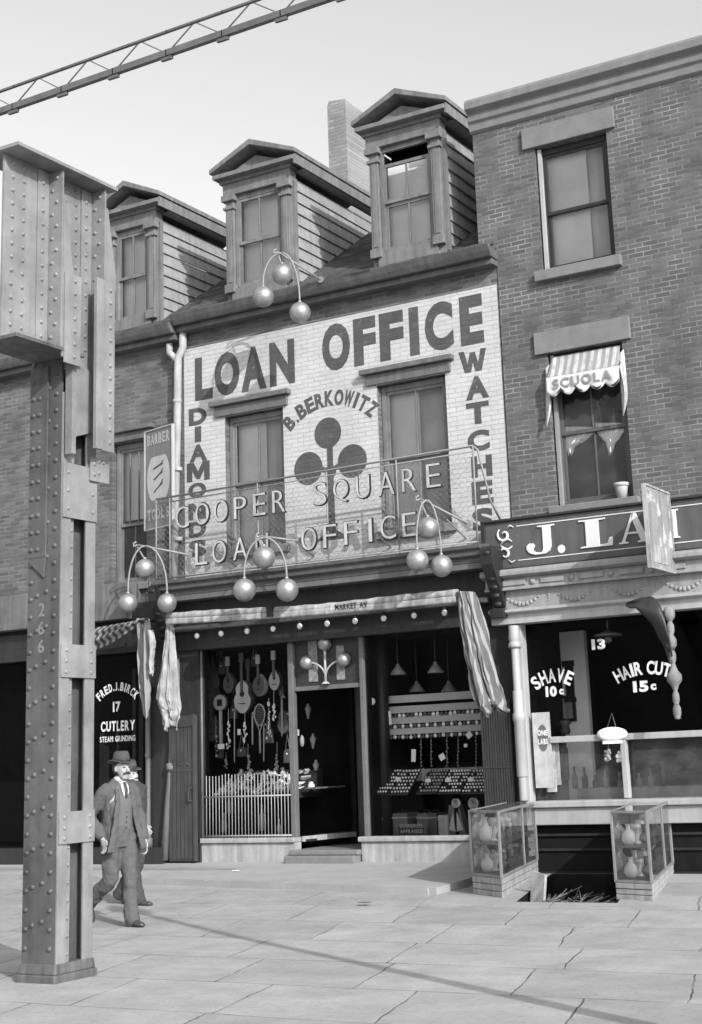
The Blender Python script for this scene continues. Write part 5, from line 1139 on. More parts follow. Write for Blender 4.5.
# ------------------------------------------------------------------ goods in the right show window
def lampshade(u, v, y, lab, r=.12):
    c = at(u, v, y); t = thing('hanging_lamp', lab, 'lamp', (c.x, y, c.z), 'hanging lamps in the right window')
    MB().lathe([(r,0),(r*.95,.02),(r*.45,.10),(r*.25,.13),(r*.2,.16)], c, 20).build('lamp_shade', M['leather_lt'], t)
    MB().tube([c+Vector((0,0,.15)), (c.x, y, 3.3)], .006, 6).build('cord', M['trim'], t)
lampshade(398, 675, 18.6, 'conical hanging lamp left of the dark iron column'); lampshade(435.7, 673, 18.6, 'conical hanging lamp in the middle of the right window')
lampshade(417, 692, 19.1, 'dim hanging lamp just right of the dark iron column'); lampshade(449, 692, 19.1, 'dim hanging lamp nearest the striped bundled cloth')
wt0 = None; WY = 18.45
ordn = ['top', 'second', 'third', 'lowest']
for r_, (v0, v1) in enumerate(((693.5,700), (704.5,710.5), (715.5,721.5), (727,732.5))):
    zt_, zb_ = at(446, v0-1, WY).z, at(446, v1, WY).z; x0 = at(384 if r_ < 2 else 388, v0, WY).x; x1 = at(483, v0, WY).x
    o = MB().box(x0, x1, WY, WY+.02, zb_, zt_); tag(o.build('watch_strip', gm('card_strip', .42, .85, .12, 60), None, ((x0+x1)/2, WY, zb_)), ordn[r_]+' pale card strip of the watch display in the right window', 'card strip', 'strips of the watch display')
    if r_ == 0: continue
    for i in range(23):
        x = x0+.05+i*(x1-x0-.08)/22
        if wt0 is None:
            wt0 = MB().lathe([(.004,-.012),(.022,-.012),(.027,-.006),(.027,.006),(.0,.008)], (0,0,0), 16, 'y').lathe([(.006,.027),(.006,.036),(.009,.037)], (0,0,0), 8).build('pocket_watch', M['silver'], None, (0,0,0)); o = wt0
            wt1 = wt0.copy(); wt1.data = wt0.data.copy(); wt1.data.materials[0] = M['porcelain']; wt2 = wt0.data.copy(); wt2.materials[0] = M['leather']; WM = [wt0.data, wt2, wt2, wt0.data, wt1.data, wt2, wt2]
        else:
            o = wt0.copy(); COL.objects.link(o)
        o.data = WM[(i*5+r_*3+i//4) % 7]; o.location = (x, WY-.01, zb_-.035+random.uniform(-.006,.006))
        tag(o, 'pocket watch hanging in the row under the '+ordn[r_]+' card strip', 'watch', 'pocket watches under the '+ordn[r_]+' strip')
# ring trays
def tray(u0, u1, v0, v1, lab, pale=False):
    a, b = at(u0, v1, 18.14), at(u1, v1, 18.14); zt_ = at((u0+u1)/2, v0, 18.55).z; x0, x1 = a.x, b.x; z0 = a.z
    t = thing('ring_tray', lab, 'tray', ((x0+x1)/2, 18.3, z0), 'jewellery trays')
    MB().hexa([(x0,18.14,z0-.02),(x1,18.14,z0-.02),(x1,18.55,zt_-.02),(x0,18.55,zt_-.02),(x0,18.14,z0),(x1,18.14,z0),(x1,18.55,zt_),(x0,18.55,zt_)]).build('tray_bed', M['black'], t)
    m_ = MB(); nc = max(4, int((x1-x0)/.042))
    for i in range(nc):
        for j in range(7):
            if random.random() < .1: continue
            s_ = (j+.5)/7; m_.sphere((x0+(i+.5)*(x1-x0)/nc, 18.14+.41*s_, z0+(zt_-z0)*s_+.006), .015+(.006*random.random() if pale else .003*random.random()), 6, 4)
    m_.build('rings', M['bright'] if not pale else M['cream'], t)
tray(373, 389, 770, 794, 'leftmost ring tray in the right window beside the doorway'); tray(389.5, 408, 770, 794, 'ring tray touching the dark iron column on its left')
tray(416, 437, 770, 793, 'crowded pale brooch tray just right of the dark iron column', True); tray(438, 460, 770, 793, 'ring tray between the brooch tray and the rightmost tray'); tray(461, 485, 770, 793, 'rightmost ring tray in the window')
a, b = at(416, 778, 18.6), at(485, 777, 18.6); zt_ = at(450, 768, 18.6).z
o = MB().box(a.x, b.x, 18.6, 18.62, a.z-.04, zt_)
for i in range(240): o.sphere((a.x+(b.x-a.x)*random.random(), 18.598, a.z+(zt_-a.z)*random.random()), .012, 6, 4)
tag(o.build('pearl_board', M['canvas'], None, ((a.x+b.x)/2, 18.6, a.z)), 'pale studded board standing behind the ring trays', 'display board')
for i, u in enumerate((412, 433, 449, 471)):
    card('price_tag', ['left', 'second', 'third', 'right'][i]+' white card leaning on the ring trays', (398, 428, 448, 470.5)[i], (779, 780.5, 780, 779.5)[i], .085, .05, 18.32, .03, None, 'price tag', 'white price tags')
# suitcases, bags, clocks, sign below
for u0, u1, vt, lab, mt in ((371.5,382,814,'dark leather suitcase nearest the doorway in the right window',M['leather']),(393,407,813,'suitcase with a pale top edge left of the diamonds sign',M['leather']),(417.5,427,813,'upright dark suitcase behind the diamonds sign',M['leather']),(427.5,436,813,'narrow upright suitcase right of the diamonds sign',gm('brown_leather', .06, .5, .3, 6)),(438.5,447,815,'pale leather case leaning beside the dark suitcases',M['leather_lt'])):
    a, b = at(u0, 838, 18.25), at(u1, vt, 18.25); t = thing('suitcase', lab, 'suitcase', ((a.x+b.x)/2, 18.3, .53), 'suitcases in the right window')
    MB().box(a.x, b.x, 18.25, 18.6, .53, b.z).build('case_body', mt, t, bevel=.015); MB().box(a.x-.004, b.x+.004, 18.246, 18.604, b.z-.07, b.z-.055).build('seam', M['leather_lt'], t)
    MB().tube([((a.x+b.x)/2-.05,18.4,b.z),((a.x+b.x)/2-.04,18.4,b.z+.03),((a.x+b.x)/2+.04,18.4,b.z+.03),((a.x+b.x)/2+.05,18.4,b.z)], .008, 6).build('handle', M['black'], t)
c = at(456, 833, 18.3); bg_ = thing('satchel', 'pale pointed bag with a dark front among the suitcases', 'bag', (c.x, 18.3, .53))
MB().prism([(c.x-.13,18.3,.53),(c.x+.16,18.3,.53),(c.x+.05,18.3,.95),(c.x-.10,18.3,.95)], (0,.15,0)).build('bag_body', M['leather'], bg_, bevel=.01)
MB().prism([(c.x-.10,18.297,.62),(c.x+.0,18.297,.60),(c.x-.03,18.297,.85)], (0,-.01,0)).build('flap', M['cream'], bg_); MB().prism([(c.x+.02,18.297,.60),(c.x+.12,18.297,.62),(c.x+.03,18.297,.86)], (0,-.01,0)).build('flap', M['cream'], bg_)
for u, v, r_, lab in ((456,803,.055,'round clock face above the pale pointed bag'),(473.5,803.5,.068,'round clock face beside the left glass showcase')):
    c = at(u, v, 18.3); t = thing('clock', lab, 'clock', c, 'clock faces in the right window')
    MB().lathe([(r_,-.02),(r_*1.15,-.015),(r_*1.15,.04),(r_,.045)], c, 24, 'y').build('clock_case', M['silver'], t); m_ = MB(); disc(m_, c, r_, 18.278, 24); m_.build('dial', M['canvas'], t, recalc=False)
    MB().bar(c+Vector((0,-.025,0)), c+Vector((r_*.5,-.025,r_*.3)), .006).bar(c+Vector((0,-.025,0)), c+Vector((-.1*r_,-.025,r_*.7)), .006).build('hands', M['black'], t)
    MB().box(c.x-.03, c.x+.03, 18.3, 18.34, .53, c.z-r_).build('stand', M['leather'], t)
a, b = at(398.5, 838, 18.08), at(424.5, 826.5, 18.08); t = thing('diamonds_sign', 'dark framed DIAMONDS APPRAISED sign at the bottom of the right window', 'sign', ((a.x+b.x)/2, 18.08, .57))
z0 = .575; z1 = b.z; MB().box(a.x, b.x, 18.08, 18.095, z0, z1).build('panel', M['black'], t)
MB().box(a.x-.012, a.x, 18.07, 18.1, z0, z1).box(b.x, b.x+.012, 18.07, 18.1, z0, z1).box(a.x-.012, b.x+.012, 18.07, 18.1, z1, z1+.012).box(a.x-.012, b.x+.012, 18.07, 18.1, z0-.008, z0-.001).build('frame', M['trim'], t)
tx = MB(); line(tx, 'DIAMONDS', a.x+.03, b.x-.03, z0+.095, z0+.145, 18.079, .002, .015); line(tx, 'APPRAISED', a.x+.03, b.x-.03, z0+.025, z0+.07, 18.079, .002, .015); tx.build('sign_lettering', gm('dull_gold_letters', .3, .6, .3, 20), t, recalc=False)
# ------------------------------------------------------------------ upper window of the barber building: awning, curtains, pot
WX0, WX1 = -7.61, -6.52; AY = 17.86
ta, tb_ = at(554, 377, AY).z, at(555, 357, AY).z
sa = thing('scuola_awning', 'small striped window awning with scalloped edge lettered SCUOLA', 'awning', (-7.06, 17.9, 6.5))
x0, x1 = WX0+.02, WX1-.02; zf = ta
def can(s, t): 
    return Vector((WX0+.05+(x0-WX0-.05)*t+((WX1-.04)-(WX0+.05)+((x1-x0)-((WX1-.04)-(WX0+.05)))*t)*s, 18.03+(AY-18.03)*t, 6.88+(zf-6.88)*t-.02*math.sin(math.pi*t)+.012*math.sin(s*22)*t*(1-t)*4))
cloth(can, 40, 14, 'canopy', M['stripe_soft'], sa)
nS = 5
def vl(s, t): 
    d = .20+.075*abs(math.sin(math.pi*nS*s)); return Vector((x0+(x1-x0)*s, AY+.012*math.sin(s*25)*t, zf-d*t))
cloth(vl, 100, 6, 'valance', M['cloth_white'], sa)
sc = MB()
for i in range(100):
    pa, pb = vl(i/100, 1), vl((i+1)/100, 1); sc.add([pa+Vector((0,-.006,0)), pb+Vector((0,-.006,0)), pb+Vector((0,-.006,.035)), pa+Vector((0,-.006,.035))], [(0,1,2,3)])
sc.build('dark_border', M['trim_dark'], sa, recalc=False)
tx = MB(); line(tx, 'SCUOLA', x0+.10, x1-.10, zf-.17, zf-.035, AY-.016, .003, .03); tx.build('awning_lettering', gm('red_grey_letters', .22, .9, .2, 9), sa, recalc=False)
def wing(xa, sg, drop):
    def f_(s, t):
        y = AY+(18.03-AY)*s; z1_ = zf+(6.86-zf)*s; return Vector((xa+.035*math.sin(9*s+3*t)+sg*.03*t, y, z1_-drop*t*(1+.2*math.sin(7*s))))
    return f_
cloth(wing(x0, -1, .62), 16, 12, 'side_curtain', M['stripe_soft'], sa); cloth(wing(x1, 1, .62), 16, 12, 'side_curtain', M['stripe_soft'], sa)
for lab, keys in (('left tied-up white curtain in the window under the scalloped awning', [(562,594,427),(563,594,433),(564,586,440),(566,575,446),(567,573,453)]), ('right tied-up white curtain in the window under the scalloped awning', [(595,625,423),(596,625,430),(600,620,437),(606,615,443),(608,613,452)])):
    drape(keys, 18.20, 5, .010, 'x', M['curtain'], None, at(keys[-1][0], keys[-1][2], 18.3), depth=.04); o = bpy.data.objects['x']; o.name = 'tied_curtain'; tag(o, lab, 'curtain', 'tied curtains')
MB().sheet([WX0-.2, WX1+.2], [4.7, 7.0], [], 18.75).build('window_backdrop', M['dark'], bar, recalc=False)
c = at(622.5, 498, 18.0); pt = thing('flower_pot', 'pale flower pot standing on the sill of the lower barber window', 'flower pot', (c.x, 17.99, 4.80))
MB().lathe([(.062,0),(.085,.16),(.084,.165)], (c.x,17.99,4.802), 20).build('pot_body', M['clay'], pt); MB().lathe([(.092,.16),(.098,.165),(.1,.205),(.08,.207),(.075,.19)], (c.x,17.99,4.802), 20).build('rim', M['clay'], pt)
# ------------------------------------------------------------------ things in the barber window
for i in range(9):
    u = 575+i*11+random.uniform(-2,2); c = at(u, 792, 18.35); h = random.uniform(.14,.3); tag(MB().lathe([(.035,0),(.04,h*.5),(.015,h*.7),(.015,h),(.02,h+.01)], (c.x,18.35,1.122), 12).build('tonic_bottle', (M['leather_lt'], M['canvas'], M['leather'])[i % 3], None, (c.x,18.35,1.122)), 'hair tonic bottle standing on the counter behind the lower barber window', 'bottle', 'tonic bottles on the barber counter')
c = at(612, 734, 17.82); ov = thing('oval_plaque', 'white oval hanging sign on strings in front of the barber window rail', 'sign', (c.x, 17.82, c.z))
o = MB().lathe([(.01,-.022),(.15,-.02),(.205,-.008),(.205,.008),(.15,.02)], (0,0,0), 32, 'y'); o.v = [Vector((p.x, p.y, p.z*.42))+c for p in o.v]; o.build('plaque', M['porcelain'], ov); MB().box(c.x-.13, c.x+.13, 17.81, 17.83, c.z-.12, c.z-.08).build('lower_lip', M['porcelain'], ov)
MB().tube([c+Vector((-.06,0,.08)), c+Vector((0,.05,.26)), c+Vector((.06,0,.08))], .004, 5).build('string', M['wire'], ov)
for i, (u, v, lab) in enumerate(((608,755,'dim pale paper flower bunch under the oval sign'),(620.5,756.5,'bright paper flower bunch beside the rail post'))):
    c = at(u, v, 17.9); m_ = MB()
    for k in range(14): m_.sphere(c+Vector((random.uniform(-.05,.05), random.uniform(-.03,.03), random.uniform(-.06,.06))), random.uniform(.02,.035), 8, 6, (1,.6,1))
    m_.tube([c, c+Vector((.02,-.0,.2))], .004, 5); tag(m_.build('paper_flowers', M['canvas'] if i == 0 else M['paper'], None, c), lab, 'flowers', 'paper flowers in the barber window')
c0, c1 = at(536, 788, 17.87), at(549, 712, 17.87)
pp = thing('placard', 'tall white printed placard with a dark oval leaning by the barber shop pillar', 'placard', ((c0.x+c1.x)/2, 17.87, c0.z))
MB().box(c0.x, c1.x, 17.87, 17.885, c0.z, c1.z).build('card', gm('soiled_card', .45, .85, .35, 5, streak=.3), pp)
m_ = MB(); cc = at(542.5, 738, 17.86); m_.add([(cc.x+.075*math.cos(a), 17.867, cc.z+.17*math.sin(a)) for a in [2*math.pi*i/30 for i in range(30)]], [tuple(range(30))]); m_.build('dark_oval', M['trim'], pp, recalc=False)
tx = MB(); line(tx, 'ONE', cc.x-.07, cc.x+.07, cc.z+.03, cc.z+.10, 17.865, .002, .03); line(tx, 'LABS', cc.x-.07, cc.x+.07, cc.z-.08, cc.z-.01, 17.865, .002, .03); tx.build('placard_lettering', M['paper'], pp, recalc=False)
for i, (u, w, v0, v1, lab) in enumerate(((552,.07,745,792,'narrow streaky poster strip next to the tall white placard'),(557.5,.05,742,785,'second narrow poster strip, right of the first one'),(566,.05,748,780,'dim poster strip deeper in the barber window'))):
    yp = (17.955, 17.965, 18.2)[i]; a, b = at(u, v1, yp), at(u, v0, yp); o = MB().box(a.x-w, a.x+w, yp, yp+.012, a.z, b.z)
    tag(o.build('poster_strip', gm('streaky_poster', (.4,.3,.12)[i], .8, .7, 14, stretch=(1,1,.35)), None, a), lab, 'poster')
for u, v0, v1, w, y, lab, mt in ((543,615,720,.14,19.6,'dark carved mirror frame at the left side of the barber room',M['leather_lt']),(571.5,662,702,.06,19.38,'tall narrow dark panel hanging on the pale barber wall',M['black'])):
    a, b = at(u, v1, y), at(u, v0, y); o = MB().box(a.x-w, a.x+w, y-.03, y, a.z, b.z).box(a.x-w-.03, a.x+w+.03, y-.05, y-.031, b.z-.06, b.z+.02).box(a.x-w-.03, a.x+w+.03, y-.05, y-.031, a.z, a.z+.06); tag(o.build('wall_panel', mt, None, a), lab, 'wall panel')
c0, c1 = at(561.5, 719, 19.38), at(573, 698, 19.38); t = thing('picture_frame', 'small dark framed picture hanging on the pale barber wall', 'picture', ((c0.x+c1.x)/2, 19.38, c0.z))
MB().box(c0.x, c1.x, 19.36, 19.38, c0.z, c1.z).build('picture', M['canvas'], t); e = .035
MB().box(c0.x-e, c0.x, 19.34, 19.39, c0.z-e, c1.z+e).box(c1.x, c1.x+e, 19.34, 19.39, c0.z-e, c1.z+e).box(c0.x, c1.x, 19.34, 19.39, c0.z-e, c0.z).box(c0.x, c1.x, 19.34, 19.39, c1.z, c1.z+e).build('frame', M['black'], t)
c = at(608, 636, 18.7); t = thing('gas_lamp', 'double-armed ceiling lamp inside the barber shop near the number 13', 'lamp', c)
MB().lathe([(.19,0),(.17,.03),(.06,.06),(.03,.09)], c, 20).build('lamp_shade', M['leather_lt'], t); MB().sphere(c-Vector((0,0,.05)), .05, 14, 10).build('lamp_globe', M['canvas'], t); MB().tube([c+Vector((0,0,.08)), (c.x,18.7,3.3)], .012, 8).build('stem', M['leather_lt'], t)
a, b = at(560, 735, 18.9), at(570, 722, 18.9)
tag(MB().lathe([(.05,0),(.075,.04),(.06,.12),(.09,.16),(.05,.2)], (a.x+.08,18.9,a.z), 14).build('dark_vase', M['leather'], None, a), 'dark lumpy vase below the small framed picture', 'vase')
# turned pole with a dark pennant at the right edge
pb = at(674.5, 680, 17.45); bp = thing('barber_pole', 'turned pale barber pole hanging under a dark drooping pennant at the right edge', 'barber pole', (pb.x, 17.45, 1.92))
pr = [(.05,.99),(.09,1.0),(.09,1.05),(.05,1.1)]
pr = [(.01,1.92),(.05,1.94)]
for z, r_ in ((2.02,.07),(2.18,.06),(2.42,.13),(2.68,.06),(2.85,.09),(3.02,.07),(3.2,.10)):
    r_ *= .72; pr += [(r_*.55,z-.085),(r_*.95,z-.04),(r_,z),(r_*.95,z+.04),(r_*.55,z+.085)]
MB().lathe(pr, (pb.x,17.45,0), 18).build('turned_pole', gm('dull_turned_wood', .20, .8, .35, 8, streak=.3), bp)
pk = [at(u, v, 17.4) for u, v in ((627,602),(640,597),(652,597),(660,606),(666,620),(671,638),(673,655))]
def pen(s, t):
    f = s*(len(pk)-1); i = min(int(f), len(pk)-2); p_ = pk[i].lerp(pk[i+1], f-i); w = .03+.24*math.sin(math.pi*min(1, s*.85+.02))
    return p_+Vector((-.35*w*t, .05*math.sin(6*s+4*t), -w*t-.012*math.sin(24*s)*t))
cloth(pen, 40, 6, 'pennant', M['trim_dark'], bp, solid=.02)
# ------------------------------------------------------------------ glass showcases on the sidewalk
def showcase(label, bA, bB, bC, gA, gB, tB, zg, where, group='glass showcases beside the cellar steps'):
    A = atz(bA[0], bA[1], zg); B = atz(bB[0], bB[1], zg); C_ = atz(bC[0], bC[1], zg); D = A+(C_-B)
    zt_ = at(tB[0], tB[1], B.y).z; z0 = at(gB[0], gB[1], B.y).z
    Q = [A, B, C_, D]; ctr = (A+B+C_+D)/4
    t = thing('glass_showcase', label, 'showcase', (ctr.x, ctr.y, zg), group)
    P_ = lambda q, z, k=0.: Vector((q.x+(ctr.x-q.x)*k, q.y+(ctr.y-q.y)*k, z))
    m_ = MB(); n3 = 3
    for i in range(n3):
        za, zb = zg+(z0-zg)*i/n3, zg+(z0-zg)*(i+1)/n3-.006; k = .0 if i != 1 else .006
        m_.hexa([P_(q, za, k) for q in Q]+[P_(q, zb, k) for q in Q])
    m_.build('base', M['base_wood'], t, bevel=.005)
    w = .028; edges = [(0,1),(1,2),(2,3),(3,0)]; f_ = MB()
    for q in Q: f_.bar(P_(q,z0,.02), P_(q,zt_,.02), w, w)
    for z in (z0+.012, zt_-.012):
        for a, b in edges: f_.bar(P_(Q[a],z,.02), P_(Q[b],z,.02), w, w)
    for a, b, s_ in ((1,2,.62),(3,0,.38)): f_.bar(P_(Q[a],z0,.02).lerp(P_(Q[b],z0,.02), s_), P_(Q[a],zt_,.02).lerp(P_(Q[b],zt_,.02), s_), w*.8, w*.8)
    f_.build('frame', M['wood_case'], t, bevel=.003)
    zm = (z0+zt_)/2-.02
    MB().hexa([P_(q, zm, .06) for q in Q]+[P_(q, zm+.012, .06) for q in Q]).build('shelf', M['wood_case'], t)
    MB().hexa([P_(q, z0+.004, .04) for q in Q]+[P_(q, z0+.02, .04) for q in Q]).build('case_floor', M['trim'], t)
    for a, b in edges: MB().add([P_(Q[a],z0+.02,.025), P_(Q[b],z0+.02,.025), P_(Q[b],zt_-.02,.025), P_(Q[a],zt_-.02,.025)], [(0,1,2,3)]).build('glass_pane', M['case_glass'], t, recalc=False)
    MB().add([P_(q, zt_-.004, .02) for q in Q], [(0,1,2,3)]).build('glass_top', M['case_glass'], t, recalc=False)
    # contents: jugs, bottles, slippers
    for lv, zz in (('upper', zm+.014), ('lower', z0+.022)):
        for i in range(12):
            s_ = .06+.08*i; p_ = P_(A,zz,.2).lerp(P_(D,zz,.2), s_*.9).lerp(P_(B,zz,.2).lerp(P_(C_,zz,.2), s_*.9), .3+.45*((i*7) % 3)/2)
            k = i % 3; h = .19+.09*random.random()
            if k == 0: m_ = MB().lathe([(.05,0),(.075,.05),(.07,h*.5),(.025,h*.75),(.025,h*.95),(.035,h)], p_, 14); nm, mt, w_ = 'jug', M['porcelain'], 'jug'
            elif k == 1: m_ = MB().lathe([(.055,0),(.05,.02),(.015,.05),(.015,h*.6),(.06,h*.8),(.05,h)], p_, 14); nm, mt, w_ = 'goblet', M['silver'], 'goblet'
            else: m_ = MB().sphere(p_+Vector((0,0,.06)), .07, 14, 10, (.7,1.2,.8)).lathe([(.03,.09),(.025,.18),(.035,.2)], p_, 10); nm, mt, w_ = 'teapot', M['canvas'], 'teapot'
            o = m_.build(nm, mt, None, p_); tag(o, ['light rounded jug', 'silver stemmed goblet', 'dull squat teapot'][k]+' on the '+lv+' shelf of the '+where+' glass showcase', w_, 'wares in the glass showcases')
showcase('tall glass showcase on pale wooden base, left of the dark cellar steps', (473,894.7), (502.6,898.6), (539,878), (474.7,873.4), (501,878.3), (501,811), .058, 'left')
showcase('tall glass showcase on pale wooden base, right of the dark cellar steps', (616.6,899.6), (653.3,901.5), (674.6,878), (615.6,881.6), (653,884), (645,811), .058, 'right')
# kindling at the cellar mouth
k = MB(); base = Vector((hl(15.1)+.05, 15.15, -.1))
for i in range(380):
    a = base+Vector((random.uniform(0,.62), random.uniform(0,.6), random.uniform(-.12,.10))); d = Vector((random.uniform(-.1,.4), random.uniform(-.25,.25), random.uniform(-.12,.16)))
    k.bar(a, a+d, random.uniform(.004,.011))
tag(k.build('kindling_heap', M['straw'], None, base), 'heap of splintered kindling at the top of the cellar steps', 'kindling')
k = MB().hexa([(-7.22,15.55,-.1),(-7.02,15.45,-.1),(-7.0,15.47,-.1),(-7.2,15.57,-.1),(-7.26,15.75,.30),(-7.06,15.65,.26),(-7.04,15.67,.26),(-7.24,15.77,.30)]); tag(k.build('loose_board', M['base_wood'], None, (-7.13,15.6,-.1)), 'short pale board leaning between the left showcase and the cellar steps', 'board')
# bits of litter on the pavement
for i, (u, v, w, lab) in enumerate(((371,891,.22,'pale flat paper scrap lying by the sidewalk kerb'),(425,892,.07,'tiny white scrap beside the kerb near the showcase'),(365,903,.14,'grey scrap on the flagstones below the kerb'),(236,871,.05,'small dark scrap on the raised sidewalk'))):
    p_ = atz(u, v, .075 if v > 880 else .2); o = MB().hexa([p_+Vector((a*w/2, b*.05, c*.006+.004)) for c in (0, 1) for a, b in ((-1,-1),(1,-.7),(.9,1),(-1,.8))]); tag(o.build('paper_scrap', M['paper'] if i != 2 else M['trim'], None, p_), lab, 'litter', 'litter on the pavement')
# ------------------------------------------------------------------ people
def loft(rings, n=20):
    """closed tube through (centre, half-width vector a, half-depth vector b) rings"""
    m = MB(); vs = []
    for c, a, b in rings:
        c, a, b = Vector(c), Vector(a), Vector(b)
        vs += [c+a*math.cos(2*math.pi*k/n)+b*math.sin(2*math.pi*k/n) for k in range(n)]
    L = (len(rings)-1)*n
    m.add(vs, [(i*n+k, i*n+(k+1)%n, (i+1)*n+(k+1)%n, (i+1)*n+k) for i in range(len(rings)-1) for k in range(n)]+[tuple(range(n))[::-1], tuple(L+k for k in range(n))], True)
    return m
def chain(pts, rs, n=14, sub=5):
    """tapered limb with rounded ends, smooth through its joints"""
    P_ = [Vector(p) for p in pts]; Q = []; Rr = []
    for i in range(len(P_)-1):
        p0 = P_[max(i-1,0)]; p1 = P_[i]; p2 = P_[i+1]; p3 = P_[min(i+2,len(P_)-1)]
        for j in range(sub):
            t = j/sub; Q.append(.5*((2*p1)+(p2-p0)*t+(2*p0-5*p1+4*p2-p3)*t*t+(3*p1-p0-3*p2+p3)*t**3)); Rr.append(rs[i]+(rs[i+1]-rs[i])*t)
    Q.append(P_[-1]); Rr.append(rs[-1])
    d0 = (Q[0]-Q[1]).normalized(); d1 = (Q[-1]-Q[-2]).normalized()
    Q = [Q[0]+d0*Rr[0]*.8, Q[0]+d0*Rr[0]*.5]+Q+[Q[-1]+d1*Rr[-1]*.5, Q[-1]+d1*Rr[-1]*.8]; Rr = [Rr[0]*.5, Rr[0]*.85]+Rr+[Rr[-1]*.85, Rr[-1]*.5]
    return MB().tube(Q, Rr, n)
def fuse(mbs, name, mat, parent, xf, voxel=.011, smooth=4, wr=0):
    """one continuous surface grown over overlapping closed pieces"""
    me = bpy.data.meshes.new('t'); V = []; Fc = []
    for mb in mbs:
        n0 = len(V); V += [tuple(xf @ v) for v in mb.v]; Fc += [tuple(i+n0 for i in f) for f in mb.f]
    me.from_pydata(V, [], Fc); bm = bmesh.new(); bm.from_mesh(me); bmesh.ops.recalc_face_normals(bm, faces=bm.faces); bm.to_mesh(me); bm.free()
    o = bpy.data.objects.new('t', me); COL.objects.link(o)
    r = o.modifiers.new('r', 'REMESH'); r.mode = 'VOXEL'; r.voxel_size = voxel; r.use_smooth_shade = True
    s_ = o.modifiers.new('s', 'SMOOTH'); s_.iterations = smooth; s_.factor = .5
    if wr:
        tx = bpy.data.textures.new('cloth_folds', 'CLOUDS'); tx.noise_scale = .09; d = o.modifiers.new('d', 'DISPLACE'); d.texture = tx; d.strength = wr; d.mid_level = .5
    me2 = bpy.data.meshes.new_from_object(o.evaluated_get(bpy.context.evaluated_depsgraph_get())); bpy.data.objects.remove(o)
    b = WLOC[parent]; me2.transform(Matrix.Translation(-b)); me2.name = name
    me2.materials.clear(); me2.materials.append(mat)
    for p_ in me2.polygons: p_.use_smooth = True
    o = bpy.data.objects.new(name, me2); COL.objects.link(o); o.parent = parent; WLOC[o] = b
    return o
def hand(w, d, side, k=1.):
    """palm with four curled fingers and a thumb; w wrist, d direction of the fingers, side = thumb side"""
    d = Vector(d).normalized(); s_ = Vector(side); s_ = (s_-d*s_.dot(d)).normalized(); nn = d.cross(s_); w = Vector(w); out = []
    out.append(loft([(w-d*.02, s_*.026, nn*.02), (w+d*.02, s_*.034, nn*.018), (w+d*.06, s_*.042, nn*.016), (w+d*.09, s_*.040, nn*.013)], 14))
    for i, L in enumerate((.070, .080, .074, .058)):
        b = w+d*.085+s_*(.031-.0205*i); out.append(chain([b, b+d*L*.5+nn*.006, b+d*L*.82+nn*.024, b+d*L*.9+nn*.046], [.0092,.0088,.008,.007], 10, 3))
    b = w+d*.03+s_*.034; out.append(chain([b, b+d*.03+s_*.022, b+d*.062+s_*.024+nn*.012], [.0115,.0105,.009], 10, 3))
    return out
